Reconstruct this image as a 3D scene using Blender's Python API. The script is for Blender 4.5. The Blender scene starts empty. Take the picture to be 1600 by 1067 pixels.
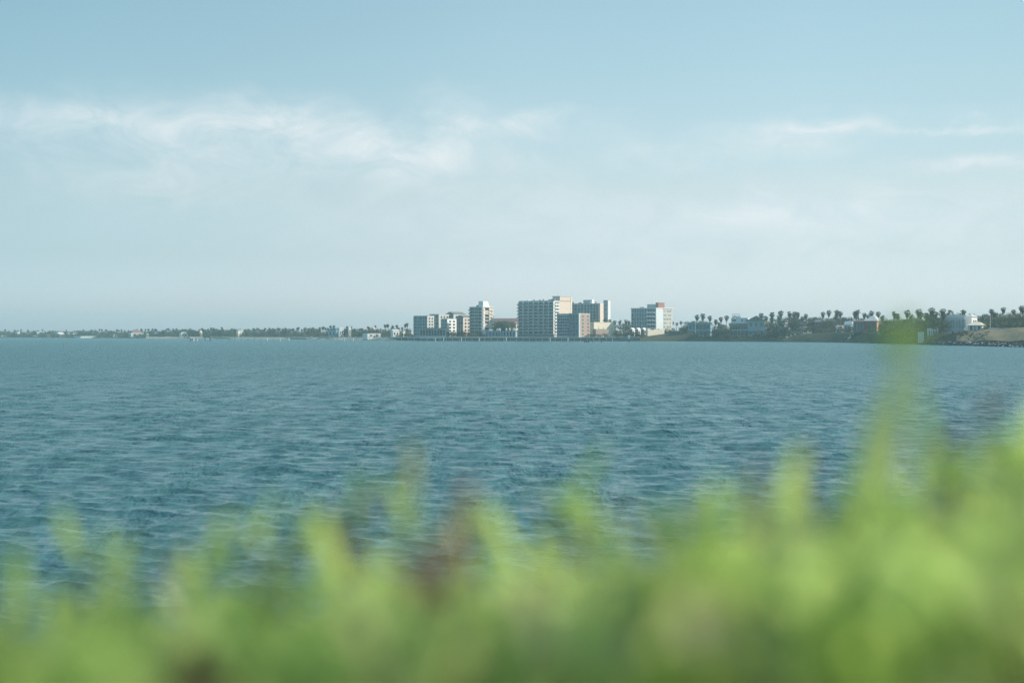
import bpy, math, random
import numpy as np
from mathutils import Vector, Matrix

R = math.radians
scene = bpy.context.scene
COL = scene.collection
rnd = random.Random(7)

# ------------------------------------------------------------------ camera
F = 2222.2          # focal length in photo pixels (50 mm on 36 mm, 1600 px wide)
CAM_Z = 6.0
HOR = 522.0         # pixel row of the horizon
cd = bpy.data.cameras.new('camera')
cd.lens = 50.0
cd.sensor_width = 36.0
cd.clip_start = 0.05
cd.clip_end = 20000.0
cd.dof.use_dof = True
cd.dof.focus_distance = 1100.0
cd.dof.aperture_fstop = 2.1
cd.dof.aperture_blades = 0
cam = bpy.data.objects.new('camera', cd)
cam.location = (0, 0, CAM_Z)
cam.rotation_euler = (R(90) - math.atan(11.5 / F), 0, 0)
COL.objects.link(cam)
scene.camera = cam

# ------------------------------------------------------------------ exposure
scene.view_settings.view_transform = 'Standard'
scene.view_settings.look = 'None'
scene.view_settings.exposure = 0.1
scene.view_settings.gamma = 1.0
scene.cycles.use_denoising = True
scene.cycles.max_bounces = 10
scene.cycles.diffuse_bounces = 8
scene.cycles.transmission_bounces = 8
scene.cycles.denoising_prefilter = 'FAST'
scene.cycles.volume_bounces = 1
scene.cycles.transparent_max_bounces = 8
scene.cycles.caustics_reflective = False
scene.cycles.caustics_refractive = False

# ------------------------------------------------------------------ sun + sky
SUN_EL = R(29)
SUN_AZ = R(84)     # clockwise from +Y (view direction) towards +X
sd = bpy.data.lights.new('sun', 'SUN')
sd.energy = 4.6
sd.angle = R(0.5)
sd.color = (1.0, 0.89, 0.76)
sun = bpy.data.objects.new('sun', sd)
sdir = Vector((math.sin(SUN_AZ) * math.cos(SUN_EL), math.cos(SUN_AZ) * math.cos(SUN_EL), math.sin(SUN_EL)))
sun.rotation_euler = sdir.to_track_quat('Z', 'Y').to_euler()
sun.location = sdir * 300
COL.objects.link(sun)

world = bpy.data.worlds.new('World')
scene.world = world
world.use_nodes = True


class NT:
    """small helper to write node graphs"""
    def __init__(self, tree):
        self.t = tree
        tree.nodes.clear()

    def n(self, typ, **kw):
        nd = self.t.nodes.new(typ)
        for k, v in kw.items():
            setattr(nd, k, v)
        return nd

    def link(self, a, b):
        self.t.links.new(a, b)

    def inp(self, sock, val):
        if isinstance(val, bpy.types.NodeSocket):
            self.link(val, sock)
        else:
            sock.default_value = val

    def math(self, op, a, b=None, c=None, clamp=False):
        nd = self.n('ShaderNodeMath', operation=op, use_clamp=clamp)
        self.inp(nd.inputs[0], a)
        if b is not None:
            self.inp(nd.inputs[1], b)
        if c is not None:
            self.inp(nd.inputs[2], c)
        return nd.outputs[0]

    def mixc(self, fac, a, b, blend='MIX'):
        nd = self.n('ShaderNodeMix', data_type='RGBA', blend_type=blend)
        self.inp(nd.inputs[0], fac)
        self.inp(nd.inputs[6], a)
        self.inp(nd.inputs[7], b)
        return nd.outputs[2]

    def noise(self, vec, scale, detail=4, rough=0.55, dist=0.0, dims='3D'):
        nd = self.n('ShaderNodeTexNoise', noise_dimensions=dims)
        if vec is not None:
            self.link(vec, nd.inputs['Vector'])
        nd.inputs['Scale'].default_value = scale
        nd.inputs['Detail'].default_value = detail
        nd.inputs['Roughness'].default_value = rough
        nd.inputs['Distortion'].default_value = dist
        return nd.outputs[0]

    def mapping(self, vec, scale=(1, 1, 1), rot=(0, 0, 0), loc=(0, 0, 0)):
        nd = self.n('ShaderNodeMapping')
        self.link(vec, nd.inputs[0])
        nd.inputs['Location'].default_value = loc
        nd.inputs['Rotation'].default_value = rot
        nd.inputs['Scale'].default_value = scale
        return nd.outputs[0]

    def ramp(self, fac, stops):
        nd = self.n('ShaderNodeValToRGB')
        self.link(fac, nd.inputs[0])
        el = nd.color_ramp.elements
        while len(el) < len(stops):
            el.new(0.5)
        for e, (p, c) in zip(el, stops):
            e.position = p
            e.color = c if len(c) == 4 else (*c, 1)
        return nd.outputs[0]


def build_world():
    g = NT(world.node_tree)
    out = g.n('ShaderNodeOutputWorld')
    bg = g.n('ShaderNodeBackground')
    bg.inputs[1].default_value = 0.15
    g.link(bg.outputs[0], out.inputs[0])
    sky = g.n('ShaderNodeTexSky', sky_type='NISHITA')
    sky.sun_disc = False
    sky.sun_elevation = SUN_EL
    sky.sun_rotation = SUN_AZ
    sky.altitude = 0
    sky.air_density = 1.0
    sky.dust_density = 0.6
    sky.ozone_density = 1.6
    tc = g.n('ShaderNodeTexCoord')
    sep = g.n('ShaderNodeSeparateXYZ')
    g.link(tc.outputs['Generated'], sep.inputs[0])
    az = g.math('ARCTAN2', sep.outputs[0], sep.outputs[1])
    el = g.math('ARCSINE', sep.outputs[2])
    u = g.math('MULTIPLY', az, F)      # degrees-like units: 1 = 1/2222 rad
    v = g.math('MULTIPLY', el, F)
    # grade of the clear sky by elevation (teal above, pale near the horizon)
    eln = g.math('DIVIDE', el, R(90), clamp=True)
    tint = g.ramp(eln, [(0.0, (0.91, 0.965, 1.44)), (0.018, (0.89, 0.96, 1.31)), (0.035, (0.86, 0.885, 1.045)), (0.063, (1.035, 0.965, 0.93)), (0.105, (1.10, 1.09, 0.94)), (0.142, (1.15, 1.17, 0.96)), (0.30, (1.15, 1.38, 1.15)), (1.0, (1.25, 1.6, 1.4))])
    base = g.mixc(1.0, sky.outputs[0], tint, 'MULTIPLY')
    side = g.ramp(g.math('MULTIPLY_ADD', g.math('SINE', az), 0.5, 0.5, clamp=True), [(0.30, (0.74, 0.84, 0.87)), (0.36, (0.84, 0.91, 0.93)), (0.50, (1.0, 1.0, 1.0)), (0.60, (0.96, 0.96, 0.96)), (0.67, (0.84, 0.86, 0.86)), (1.0, (0.8, 0.83, 0.83))])
    base = g.mixc(1.0, base, side, 'MULTIPLY')
    # thin cirrus
    cv = g.n('ShaderNodeCombineXYZ')
    g.link(u, cv.inputs[0])
    g.link(v, cv.inputs[1])
    warp = g.n('ShaderNodeTexNoise')
    g.link(g.mapping(cv.outputs[0], (1 / 110, 1 / 60, 1)), warp.inputs['Vector'])
    warp.inputs['Scale'].default_value = 1.0
    warp.inputs['Detail'].default_value = 5
    ws = g.n('ShaderNodeSeparateColor')
    g.link(warp.outputs[1], ws.inputs[0])
    uw = g.math('ADD', u, g.math('MULTIPLY', g.math('SUBTRACT', ws.outputs[0], 0.5), 170))
    vw = g.math('ADD', v, g.math('MULTIPLY', g.math('SUBTRACT', ws.outputs[1], 0.5), 85))
    tot = None
    for (px, py, su, sv, amp) in CLOUDS:
        a = g.math('DIVIDE', g.math('SUBTRACT', uw, px - 800), su)
        b = g.math('DIVIDE', g.math('SUBTRACT', vw, HOR - py), sv)
        q = g.math('ADD', g.math('MULTIPLY', a, a), g.math('MULTIPLY', b, b))
        e = g.math('MULTIPLY', g.math('EXPONENT', g.math('MULTIPLY', q, -1.0)), amp)
        tot = e if tot is None else g.math('ADD', tot, e)
    fine = g.noise(g.mapping(cv.outputs[0], (1 / 130, 1 / 60, 1), rot=(0, 0, R(-12))), 1.0, 9, 0.66, 0.7)
    fm = g.math('MULTIPLY_ADD', fine, 2.9, -0.80, clamp=True)
    dens = g.math('MULTIPLY', tot, fm, clamp=True)
    cloudc = g.n('ShaderNodeRGB')
    cloudc.outputs[0].default_value = (4.85, 5.35, 5.5, 1)
    final = g.mixc(dens, base, cloudc.outputs[0])
    g.link(final, bg.inputs[0])


CLOUDS = [  # pixel-like azimuth/elevation centre, spreads, opacity
    (20, 215, 150, 34, 0.38), (180, 205, 120, 38, 0.48), (330, 205, 120, 38, 0.52), (450, 205, 110, 34, 0.59), (300, 262, 200, 42, 0.38), (230, 300, 150, 30, 0.21),
    (560, 240, 160, 34, 0.37), (650, 225, 120, 36, 0.57), (790, 198, 130, 17, 0.74), (700, 255, 170, 40, 0.41), (705, 160, 60, 22, 0.25),
    (990, 235, 50, 22, 0.50), (1090, 245, 80, 20, 0.40), (1290, 210, 140, 16, 1.00), (1230, 228, 70, 26, 0.45), (1490, 217, 100, 10, 0.90),
    (1500, 274, 100, 13, 0.80), (1300, 345, 260, 40, 0.50), (1200, 333, 110, 14, 0.50), (1150, 400, 500, 90, 0.40), (700, 330, 420, 50, 0.20), (-300, 230, 260, 60, 0.28), (2000, 260, 260, 60, 0.40),
]
build_world()


# ------------------------------------------------------------------ materials
def mat(name, col, rough=0.7, var=0.12, scale=0.6, spec=0.3, bump=0.0, metal=0.0):
    """plain procedural surface: base colour broken up by two scales of noise"""
    m = bpy.data.materials.new(name)
    m.use_nodes = True
    g = NT(m.node_tree)
    out = g.n('ShaderNodeOutputMaterial')
    p = g.n('ShaderNodeBsdfPrincipled')
    g.link(p.outputs[0], out.inputs[0])
    tc = g.n('ShaderNodeTexCoord')
    n1 = g.noise(tc.outputs['Object'], scale, 5, 0.6)
    lo = tuple(max(0, c * (1 - var)) for c in col)
    hi = tuple(min(1, c * (1 + var)) for c in col)
    c = g.ramp(n1, [(0.3, lo), (0.7, hi)])
    g.link(c, p.inputs['Base Color'])
    p.inputs['Roughness'].default_value = rough
    p.inputs['Specular IOR Level'].default_value = spec
    p.inputs['Metallic'].default_value = metal
    if bump:
        b = g.n('ShaderNodeBump')
        b.inputs['Strength'].default_value = bump
        g.link(g.noise(tc.outputs['Object'], scale * 4, 4), b.inputs['Height'])
        g.link(b.outputs[0], p.inputs['Normal'])
    return m


def leafmat(name, col, trans, tfac=0.45, var=0.25, scale=1.2, rough=0.55):
    m = bpy.data.materials.new(name)
    m.use_nodes = True
    g = NT(m.node_tree)
    out = g.n('ShaderNodeOutputMaterial')
    p = g.n('ShaderNodeBsdfPrincipled')
    t = g.n('ShaderNodeBsdfTranslucent')
    mx = g.n('ShaderNodeMixShader')
    mx.inputs[0].default_value = tfac
    g.link(p.outputs[0], mx.inputs[1])
    g.link(t.outputs[0], mx.inputs[2])
    g.link(mx.outputs[0], out.inputs[0])
    tc = g.n('ShaderNodeTexCoord')
    n1 = g.noise(tc.outputs['Object'], scale, 3, 0.6)
    for src, dst in ((col, p.inputs['Base Color']), (trans, t.inputs[0])):
        lo = tuple(c * (1 - var) for c in src)
        hi = tuple(min(1, c * (1 + var)) for c in src)
        g.link(g.ramp(n1, [(0.3, lo), (0.7, hi)]), dst)
    p.inputs['Roughness'].default_value = rough
    p.inputs['Specular IOR Level'].default_value = 0.25
    return m


M = {}
M['concrete'] = mat('pale concrete', (0.52, 0.52, 0.49))
M['slab'] = mat('balcony slab paint', (0.82, 0.82, 0.79))
M['grey'] = mat('grey facade', (0.50, 0.52, 0.51))
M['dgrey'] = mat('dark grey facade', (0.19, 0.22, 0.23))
M['teal'] = mat('shade-teal facade', (0.31, 0.40, 0.40))  # teal of the shaded fronts put into the facade colour
M['white'] = mat('white paint', (0.80, 0.80, 0.78), var=0.05)
M['cream'] = mat('cream stucco', (0.76, 0.69, 0.55), var=0.06)
M['peach'] = mat('sunlit peach stucco', (0.65, 0.54, 0.46), var=0.06)  # warmth of the low sun on right-facing walls put into the colour
M['pink'] = mat('faded pink stucco', (0.55, 0.43, 0.39))
M['brick'] = mat('brown brick', (0.40, 0.31, 0.27), var=0.2, scale=2.0)
M['redbrick'] = mat('red brick', (0.33, 0.17, 0.14), var=0.2, scale=2.0)
M['redwall'] = mat('red painted wall', (0.42, 0.09, 0.08))
M['orange'] = mat('orange plaster', (0.52, 0.32, 0.20))
M['redroof'] = mat('red roof tiles', (0.30, 0.17, 0.155), var=0.25, scale=1.5)
M['greyroof'] = mat('grey shingles', (0.20, 0.20, 0.20), var=0.2, scale=1.5)
M['greenroof'] = mat('green metal roof', (0.06, 0.22, 0.22), rough=0.4)
M['paleroof'] = mat('pale metal roof', (0.66, 0.66, 0.64), rough=0.45)
M['bluewall'] = mat('pale blue siding', (0.30, 0.44, 0.52))
M['palebluewhite'] = mat('cool white render', (0.66, 0.72, 0.74), var=0.06)
M['deck'] = mat('weathered planks', (0.36, 0.31, 0.25), var=0.25, scale=1.0)
M['pile'] = mat('dark timber pile', (0.07, 0.06, 0.05), var=0.3)
M['palepile'] = mat('pale concrete pile', (0.72, 0.69, 0.61))
M['trunk'] = mat('palm trunk bark', (0.15, 0.12, 0.095), var=0.3)
M['bark'] = mat('tree bark', (0.10, 0.08, 0.06), var=0.3)
M['rock'] = mat('dark riprap rock', (0.085, 0.085, 0.08), var=0.5, scale=0.8, bump=0.4)
M['palerock'] = mat('pale limestone', (0.48, 0.46, 0.42), var=0.2)
M['metal'] = mat('galvanised metal', (0.45, 0.46, 0.46), rough=0.4, metal=0.3)
M['boat'] = mat('white gelcoat', (0.82, 0.82, 0.8), rough=0.3, var=0.03)
M['bluecloth'] = mat('blue canvas', (0.07, 0.17, 0.28))
M['carpaint'] = mat('grey blue car paint', (0.30, 0.36, 0.42), rough=0.25, spec=0.6)
M['rubber'] = mat('black rubber', (0.02, 0.02, 0.02))
M['door'] = mat('brown door', (0.14, 0.09, 0.06))
M['glass'] = mat('dark window glass', (0.025, 0.04, 0.045), rough=0.12, spec=0.7, var=0.4, scale=0.25)
M['blueglass'] = mat('blue window glass', (0.03, 0.12, 0.17), rough=0.1, spec=0.8, var=0.5, scale=0.25)
M['palm'] = leafmat('palm fronds', (0.075, 0.095, 0.055), (0.09, 0.12, 0.05), 0.3, 0.35, 0.5)
M['deadpalm'] = leafmat('dry palm skirt', (0.17, 0.13, 0.08), (0.14, 0.10, 0.05), 0.25, 0.3, 0.5)
M['leafA'] = leafmat('dark oak leaves', (0.09, 0.112, 0.066), (0.10, 0.13, 0.06), 0.3, 0.35, 0.25)
M['leafB'] = leafmat('olive leaves', (0.18, 0.185, 0.10), (0.17, 0.19, 0.08), 0.3, 0.35, 0.25)
M['leafC'] = leafmat('dense dark leaves', (0.05, 0.068, 0.048), (0.055, 0.08, 0.04), 0.25, 0.35, 0.25)
# near foliage
M['lime'] = leafmat('young lime leaves', (0.42, 0.56, 0.17), (0.66, 0.88, 0.27), 0.6, 0.2, 14)
M['palelime'] = leafmat('pale lime blades', (0.58, 0.66, 0.32), (0.80, 0.90, 0.46), 0.6, 0.15, 14)
M['mid'] = leafmat('mid green leaves', (0.31, 0.43, 0.14), (0.52, 0.72, 0.22), 0.55, 0.25, 14)
M['olive'] = leafmat('shaded olive leaves', (0.21, 0.29, 0.12), (0.34, 0.46, 0.16), 0.5, 0.25, 14)
M['drytan'] = leafmat('dry tan leaves', (0.50, 0.50, 0.28), (0.58, 0.58, 0.30), 0.4, 0.2, 14)
M['seed'] = leafmat('red brown seed heads', (0.24, 0.14, 0.10), (0.26, 0.14, 0.09), 0.3, 0.3, 14)
M['stem'] = mat('green brown stems', (0.16, 0.17, 0.07), var=0.3, scale=10)


def terrain_mat(name, a, b, c, s1=0.03, s2=0.4):
    m = bpy.data.materials.new(name)
    m.use_nodes = True
    g = NT(m.node_tree)
    out = g.n('ShaderNodeOutputMaterial')
    p = g.n('ShaderNodeBsdfPrincipled')
    g.link(p.outputs[0], out.inputs[0])
    geo = g.n('ShaderNodeNewGeometry')
    n1 = g.noise(geo.outputs['Position'], s1, 5, 0.6)
    n2 = g.noise(geo.outputs['Position'], s2, 5, 0.65)
    c1 = g.ramp(n1, [(0.35, a), (0.65, b)])
    cc = g.mixc(g.ramp(n2, [(0.42, (0, 0, 0)), (0.68, (1, 1, 1))]), c1, (*c, 1))
    g.link(cc, p.inputs['Base Color'])
    p.inputs['Roughness'].default_value = 0.95
    p.inputs['Specular IOR Level'].default_value = 0.1
    bm = g.n('ShaderNodeBump')
    bm.inputs['Strength'].default_value = 0.8
    bm.inputs['Distance'].default_value = 0.5
    g.link(n2, bm.inputs['Height'])
    g.link(bm.outputs[0], p.inputs['Normal'])
    return m


M['terrain'] = terrain_mat('scrubby grass', (0.075, 0.085, 0.045), (0.13, 0.12, 0.07), (0.06, 0.07, 0.04))
M['sand'] = terrain_mat('beach sand', (0.58, 0.50, 0.40), (0.50, 0.44, 0.34), (0.36, 0.33, 0.25))
M['drybank'] = terrain_mat('dry tan grass', (0.36, 0.30, 0.19), (0.28, 0.235, 0.14), (0.17, 0.155, 0.09), 0.05, 0.25)
M['bluff'] = terrain_mat('leaf litter soil', (0.10, 0.08, 0.05), (0.07, 0.06, 0.04), (0.06, 0.07, 0.03), 1.5, 14)


# ------------------------------------------------------------------ object helpers
class MB:
    """collects shapes into one mesh"""
    def __init__(self):
        self.v = []
        self.f = []
        self.mi = []

    def poly(self, pts, m=0):
        i = len(self.v)
        self.v += [tuple(p) for p in pts]
        self.f.append(tuple(range(i, i + len(pts))))
        self.mi.append(m)

    def box(self, x0, x1, y0, y1, z0, z1, m=0):
        i = len(self.v)
        for z in (z0, z1):
            self.v += [(x0, y0, z), (x1, y0, z), (x1, y1, z), (x0, y1, z)]
        for q in ((3, 2, 1, 0), (4, 5, 6, 7), (0, 1, 5, 4), (1, 2, 6, 5), (2, 3, 7, 6), (3, 0, 4, 7)):
            self.f.append(tuple(i + k for k in q))
            self.mi.append(m)

    def tube(self, pts, radii, n=6, m=0, cap=True):
        rings = []
        for k, p in enumerate(pts):
            p = Vector(p)
            a = Vector(pts[max(0, k - 1)])
            b = Vector(pts[min(len(pts) - 1, k + 1)])
            t = (b - a).normalized()
            s = t.cross(Vector((0.31, 0.95, 0.1)))
            if s.length < 1e-3:
                s = t.cross(Vector((1, 0, 0)))
            s.normalize()
            w = t.cross(s)
            i = len(self.v)
            for j in range(n):
                an = 2 * math.pi * j / n
                self.v.append(tuple(p + (s * math.cos(an) + w * math.sin(an)) * radii[k]))
            rings.append(i)
        for k in range(len(rings) - 1):
            for j in range(n):
                j2 = (j + 1) % n
                self.f.append((rings[k] + j, rings[k] + j2, rings[k + 1] + j2, rings[k + 1] + j))
                self.mi.append(m)
        if cap:
            self.f.append(tuple(rings[-1] + j for j in range(n)))
            self.mi.append(m)
            self.f.append(tuple(rings[0] + n - 1 - j for j in range(n)))
            self.mi.append(m)

    def prism(self, outline, y0, y1, m=0):
        """outline in xz, extruded in y"""
        n = len(outline)
        i = len(self.v)
        self.v += [(x, y0, z) for x, z in outline] + [(x, y1, z) for x, z in outline]
        self.f.append(tuple(range(i, i + n)))
        self.f.append(tuple(range(i + 2 * n - 1, i + n - 1, -1)))
        self.mi += [m, m]
        for k in range(n):
            k2 = (k + 1) % n
            self.f.append((i + k, i + n + k, i + n + k2, i + k2))
            self.mi.append(m)

    def hip(self, x0, x1, y0, y1, z0, z1, inset=None, m=0):
        """hip roof with a real soffit; inset = ridge inset from the ends"""
        ins = min((y1 - y0) / 2, (x1 - x0) / 2) if inset is None else inset
        ym = (y0 + y1) / 2
        i = len(self.v)
        self.v += [(x0, y0, z0), (x1, y0, z0), (x1, y1, z0), (x0, y1, z0), (x0 + ins, ym, z1), (x1 - ins + 1e-3, ym, z1)]
        for q in ((3, 2, 1, 0), (0, 1, 5, 4), (1, 2, 5), (2, 3, 4, 5), (3, 0, 4)):
            self.f.append(tuple(i + k for k in q))
            self.mi.append(m)

    def mesh(self, name, mats, smooth=False):
        me = bpy.data.meshes.new(name)
        me.from_pydata(self.v, [], self.f)
        for mm in mats:
            me.materials.append(mm)
        if len(mats) > 1:
            me.polygons.foreach_set('material_index', self.mi)
        if smooth:
            me.polygons.foreach_set('use_smooth', [True] * len(me.polygons))
        me.update()
        return me

    def build(self, name, mats, parent=None, loc=(0, 0, 0), rz=0.0, smooth=False):
        if not isinstance(mats, (list, tuple)):
            mats = [mats]
        return put(name, self.mesh(name, mats, smooth), parent, loc, rz)


def put(name, data, parent=None, loc=(0, 0, 0), rz=0.0, sc=None):
    o = bpy.data.objects.new(name, data)
    o.location = loc
    o.rotation_euler = (0, 0, rz)
    if sc is not None:
        o.scale = sc if isinstance(sc, (tuple, list)) else (sc, sc, sc)
    COL.objects.link(o)
    if parent is not None:
        o.parent = parent
    return o


def tag(o, label=None, cat=None, group=None, kind=None):
    for k, v in (('label', label), ('category', cat), ('group', group), ('kind', kind)):
        if v is not None:
            o[k] = v
    return o


def thing(name, label, cat, loc, rz=0.0, group=None):
    return tag(put(name, None, None, loc, rz), label, cat, group)


def wx(px, d):
    return (px - 800.0) / F * d


def wz(py, d):
    return CAM_Z + (HOR - py) / F * d


# ------------------------------------------------------------------ coast: shoreline distance and bank profile by azimuth
SHORE = np.array([(-1400, 4300), (-900, 3300), (-400, 2800), (-100, 2500), (0, 2400), (150, 2150), (300, 1900), (400, 1720), (500, 1560), (600, 1400), (640, 1330), (700, 1262),
                  (800, 1228), (900, 1222), (1000, 1212), (1060, 1192), (1200, 1110), (1300, 1025), (1400, 892), (1450, 800), (1500, 735), (1600, 640), (1700, 560), (1900, 430), (2300, 290)], float)
BANK = np.array([(-1400, 1.5, 20), (200, 1.6, 20), (260, 2.2, 35), (600, 2.6, 35), (640, 3.3, 4), (990, 3.3, 5), (1008, 3.8, 20), (1030, 6.3, 45), (1070, 6.5, 45), (1084, 3.4, 12), (1215, 3.4, 12),
                 (1232, 4.2, 25), (1270, 7.0, 35), (1330, 7.2, 35), (1372, 6.6, 32), (1398, 4.2, 20), (1432, 2.4, 10), (1465, 3.2, 14), (1500, 6.2, 45), (1540, 8.6, 75), (1600, 9.2, 95), (2300, 9.5, 90)], float)


def shore_d(px):
    return float(np.interp(px, SHORE[:, 0], SHORE[:, 1]))


def ground_z(px, d):
    off = d - shore_d(px)
    top = float(np.interp(px, BANK[:, 0], BANK[:, 1]))
    w = float(np.interp(px, BANK[:, 0], BANK[:, 2]))
    if off < 0:
        return -1.0
    if off < w:
        t = off / w
        return -0.8 + (top + 0.8) * (t ** 0.75)
    return top + min(4.0, (off - w) * 0.006)


def land(name, p0, p1, step, offs, m, dz=0.0):
    cols = np.arange(p0, p1 + 0.01, step)
    v, f = [], []
    for c in cols:
        w = float(np.interp(c, BANK[:, 0], BANK[:, 2]))
        s = shore_d(c)
        for o in offs:
            off = o * w if o <= 1 else w + (o - 1) * 400
            d = s + off
            jit = 0.22 * (math.sin(c * 0.11 + o * 3) + math.sin(c * 0.043)) * (1 if 0 < o else 0)
            v.append((wx(c, d), d, ground_z(c, d + 1e-4) + dz + (jit if name != 'beach' else jit * 0.3)))
    n = len(offs)
    for i in range(len(cols) - 1):
        for j in range(n - 1):
            a = i * n + j
            f.append((a, a + n, a + n + 1, a + 1))
    me = bpy.data.meshes.new(name)
    me.from_pydata(v, [], f)
    me.materials.append(m)
    me.polygons.foreach_set('use_smooth', [True] * len(me.polygons))
    return tag(put(name, me), kind='structure')


OFFS = [0, 0.1, 0.25, 0.4, 0.6, 0.8, 1.0, 1.03, 1.08, 1.2, 1.5, 2.0, 3.0]
land('terrain', -1400, 2300, 4, OFFS, M['terrain'])
land('beach', 228, 640, 4, [0.02, 0.2, 0.45, 0.7, 1.0, 1.02], M['sand'], 0.12)
land('grass_bank', 1494, 2000, 4, [0.25, 0.4, 0.6, 0.8, 1.0], M['drybank'], 0.3)


# ------------------------------------------------------------------ water: one sheet with real waves
def water_mat():
    m = bpy.data.materials.new('bay water')
    m.use_nodes = True
    g = NT(m.node_tree)
    out = g.n('ShaderNodeOutputMaterial')
    p = g.n('ShaderNodeBsdfPrincipled')
    g.link(p.outputs[0], out.inputs[0])
    geo = g.n('ShaderNodeNewGeometry')
    pos = geo.outputs['Position']
    big = g.noise(g.mapping(pos, (0.012, 0.03, 1)), 1.0, 4, 0.6)
    g.link(g.ramp(big, [(0.3, (0.062, 0.164, 0.174)), (0.7, (0.080, 0.196, 0.206))]), p.inputs['Base Color'])
    at = g.n('ShaderNodeAttribute', attribute_name='fine_chop')      # roughness standing for the ripples finer than the mesh
    g.link(at.outputs['Fac'], p.inputs['Roughness'])
    p.inputs['IOR'].default_value = 1.33
    n1 = g.noise(g.mapping(pos, (0.50, 1.7, 1)), 1.0, 4, 0.62, 0.25)
    n2 = g.noise(g.mapping(pos, (2.0, 6.5, 1)), 1.0, 3, 0.6)
    n3 = g.noise(g.mapping(pos, (0.10, 0.40, 1)), 1.0, 3, 0.55, 0.3)
    h = g.math('ADD', g.math('MULTIPLY', n1, 0.15), g.math('ADD', g.math('MULTIPLY', n2, 0.03), g.math('MULTIPLY', n3, 0.36)))
    rows = g.noise(g.mapping(pos, (0.42, 0.07, 1)), 1.0, 4, 0.6, 0.3)      # wind rows: choppier and calmer streaks
    h = g.math('MULTIPLY', h, g.math('MULTIPLY_ADD', rows, 1.6, 0.1, clamp=False))
    b = g.n('ShaderNodeBump')
    fill = g.math('MULTIPLY_ADD', g.math('SUBTRACT', at.outputs['Fac'], 0.15), 9.0, 0.7)     # the bump takes over where the mesh gets coarse
    g.link(fill, b.inputs['Distance'])
    g.link(g.math('MULTIPLY_ADD', big, 0.9, 0.55), b.inputs['Strength'])
    g.link(h, b.inputs['Height'])
    g.link(b.outputs[0], p.inputs['Normal'])
    return m


def make_water():
    rs = [3.0, 6.0, 10.0]
    r = 14.0
    while r < 2700:
        rs.append(r)
        r *= 1.0031
    rs += [2800, 3200, 3700, 4300]
    rs = np.array(rs)
    th = np.concatenate([np.arange(-180, -24, 4.0), np.arange(-24, -21, 0.5), np.arange(-21, 21.001, 0.06), np.arange(21.5, 24, 0.5), np.arange(24, 180, 4.0)])
    t = np.radians(th)
    RR, TT = np.meshgrid(rs, t, indexing='ij')
    X = RR * np.sin(TT)
    Y = RR * np.cos(TT)
    fine = (np.abs(TT) < R(21.3)) & (RR > 13) & (RR < 2650)
    dr = np.gradient(rs)[:, None] * np.ones_like(TT)
    dt = RR * R(0.06)
    samp = np.maximum(dr, dt)
    Z = np.zeros_like(X)
    DX = np.zeros_like(X)
    DY = np.zeros_like(X)
    rs_ = np.random.RandomState(3)
    N = 80
    for i in range(N):
        lam = 0.28 * (3.3 / 0.28) ** ((i + rs_.rand()) / N)
        ang = math.pi + rs_.normal(0.10, 0.42)       # travelling towards the camera
        kx, ky = math.sin(ang), math.cos(ang)
        k = 2 * math.pi / lam
        amp = 0.0118 * lam ** 0.60 * (0.6 + 0.8 * rs_.rand())
        if lam > 3:
            amp *= 0.75
        att = np.clip((lam / samp - 2.2) / 2.5, 0, 1)
        ph = k * (kx * X + ky * Y) + rs_.rand() * 6.283
        # wave groups so that crests come and go
        grp = 0.55 + 0.45 * np.sin(0.11 * k * (kx * Y - ky * X) + 0.07 * k * X + rs_.rand() * 6.283)
        a = amp * att * grp
        Z += a * np.cos(ph)
        DX -= 0.9 * a * kx * np.sin(ph)
        DY -= 0.9 * a * ky * np.sin(ph)
    Z *= fine
    X = X + DX * fine
    Y = Y + DY * fine
    nr, nt = X.shape
    co = np.stack([X, Y, Z], -1).reshape(-1, 3).astype(np.float32)
    ii, jj = np.meshgrid(np.arange(nr - 1), np.arange(nt - 1), indexing='ij')
    a = (ii * nt + jj).ravel()
    quads = np.stack([a, a + 1, a + nt + 1, a + nt], -1)
    # close the ring behind the camera
    b = np.arange(nr - 1) * nt
    quads = np.concatenate([quads, np.stack([b + nt - 1, b, b + nt, b + 2 * nt - 1], -1)])
    quads = quads[:, ::-1]
    me = bpy.data.meshes.new('water')
    me.vertices.add(len(co))
    me.vertices.foreach_set('co', co.ravel())
    nq = len(quads)
    me.loops.add(nq * 4)
    me.loops.foreach_set('vertex_index', quads.ravel().astype(np.int32))
    me.polygons.add(nq)
    me.polygons.foreach_set('loop_start', np.arange(0, nq * 4, 4, dtype=np.int32))
    me.polygons.foreach_set('use_smooth', np.ones(nq, dtype=bool))
    ch = np.clip((RR - 40.0) / 300.0, 0, 1) ** 0.6
    at = me.attributes.new('fine_chop', 'FLOAT', 'POINT')
    at.data.foreach_set('value', (0.15 + 0.20 * ch).ravel().astype(np.float32))
    me.materials.append(water_mat())
    me.update(calc_edges=True)
    me.validate()
    tag(put('water', me), kind='structure')


make_water()


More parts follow.
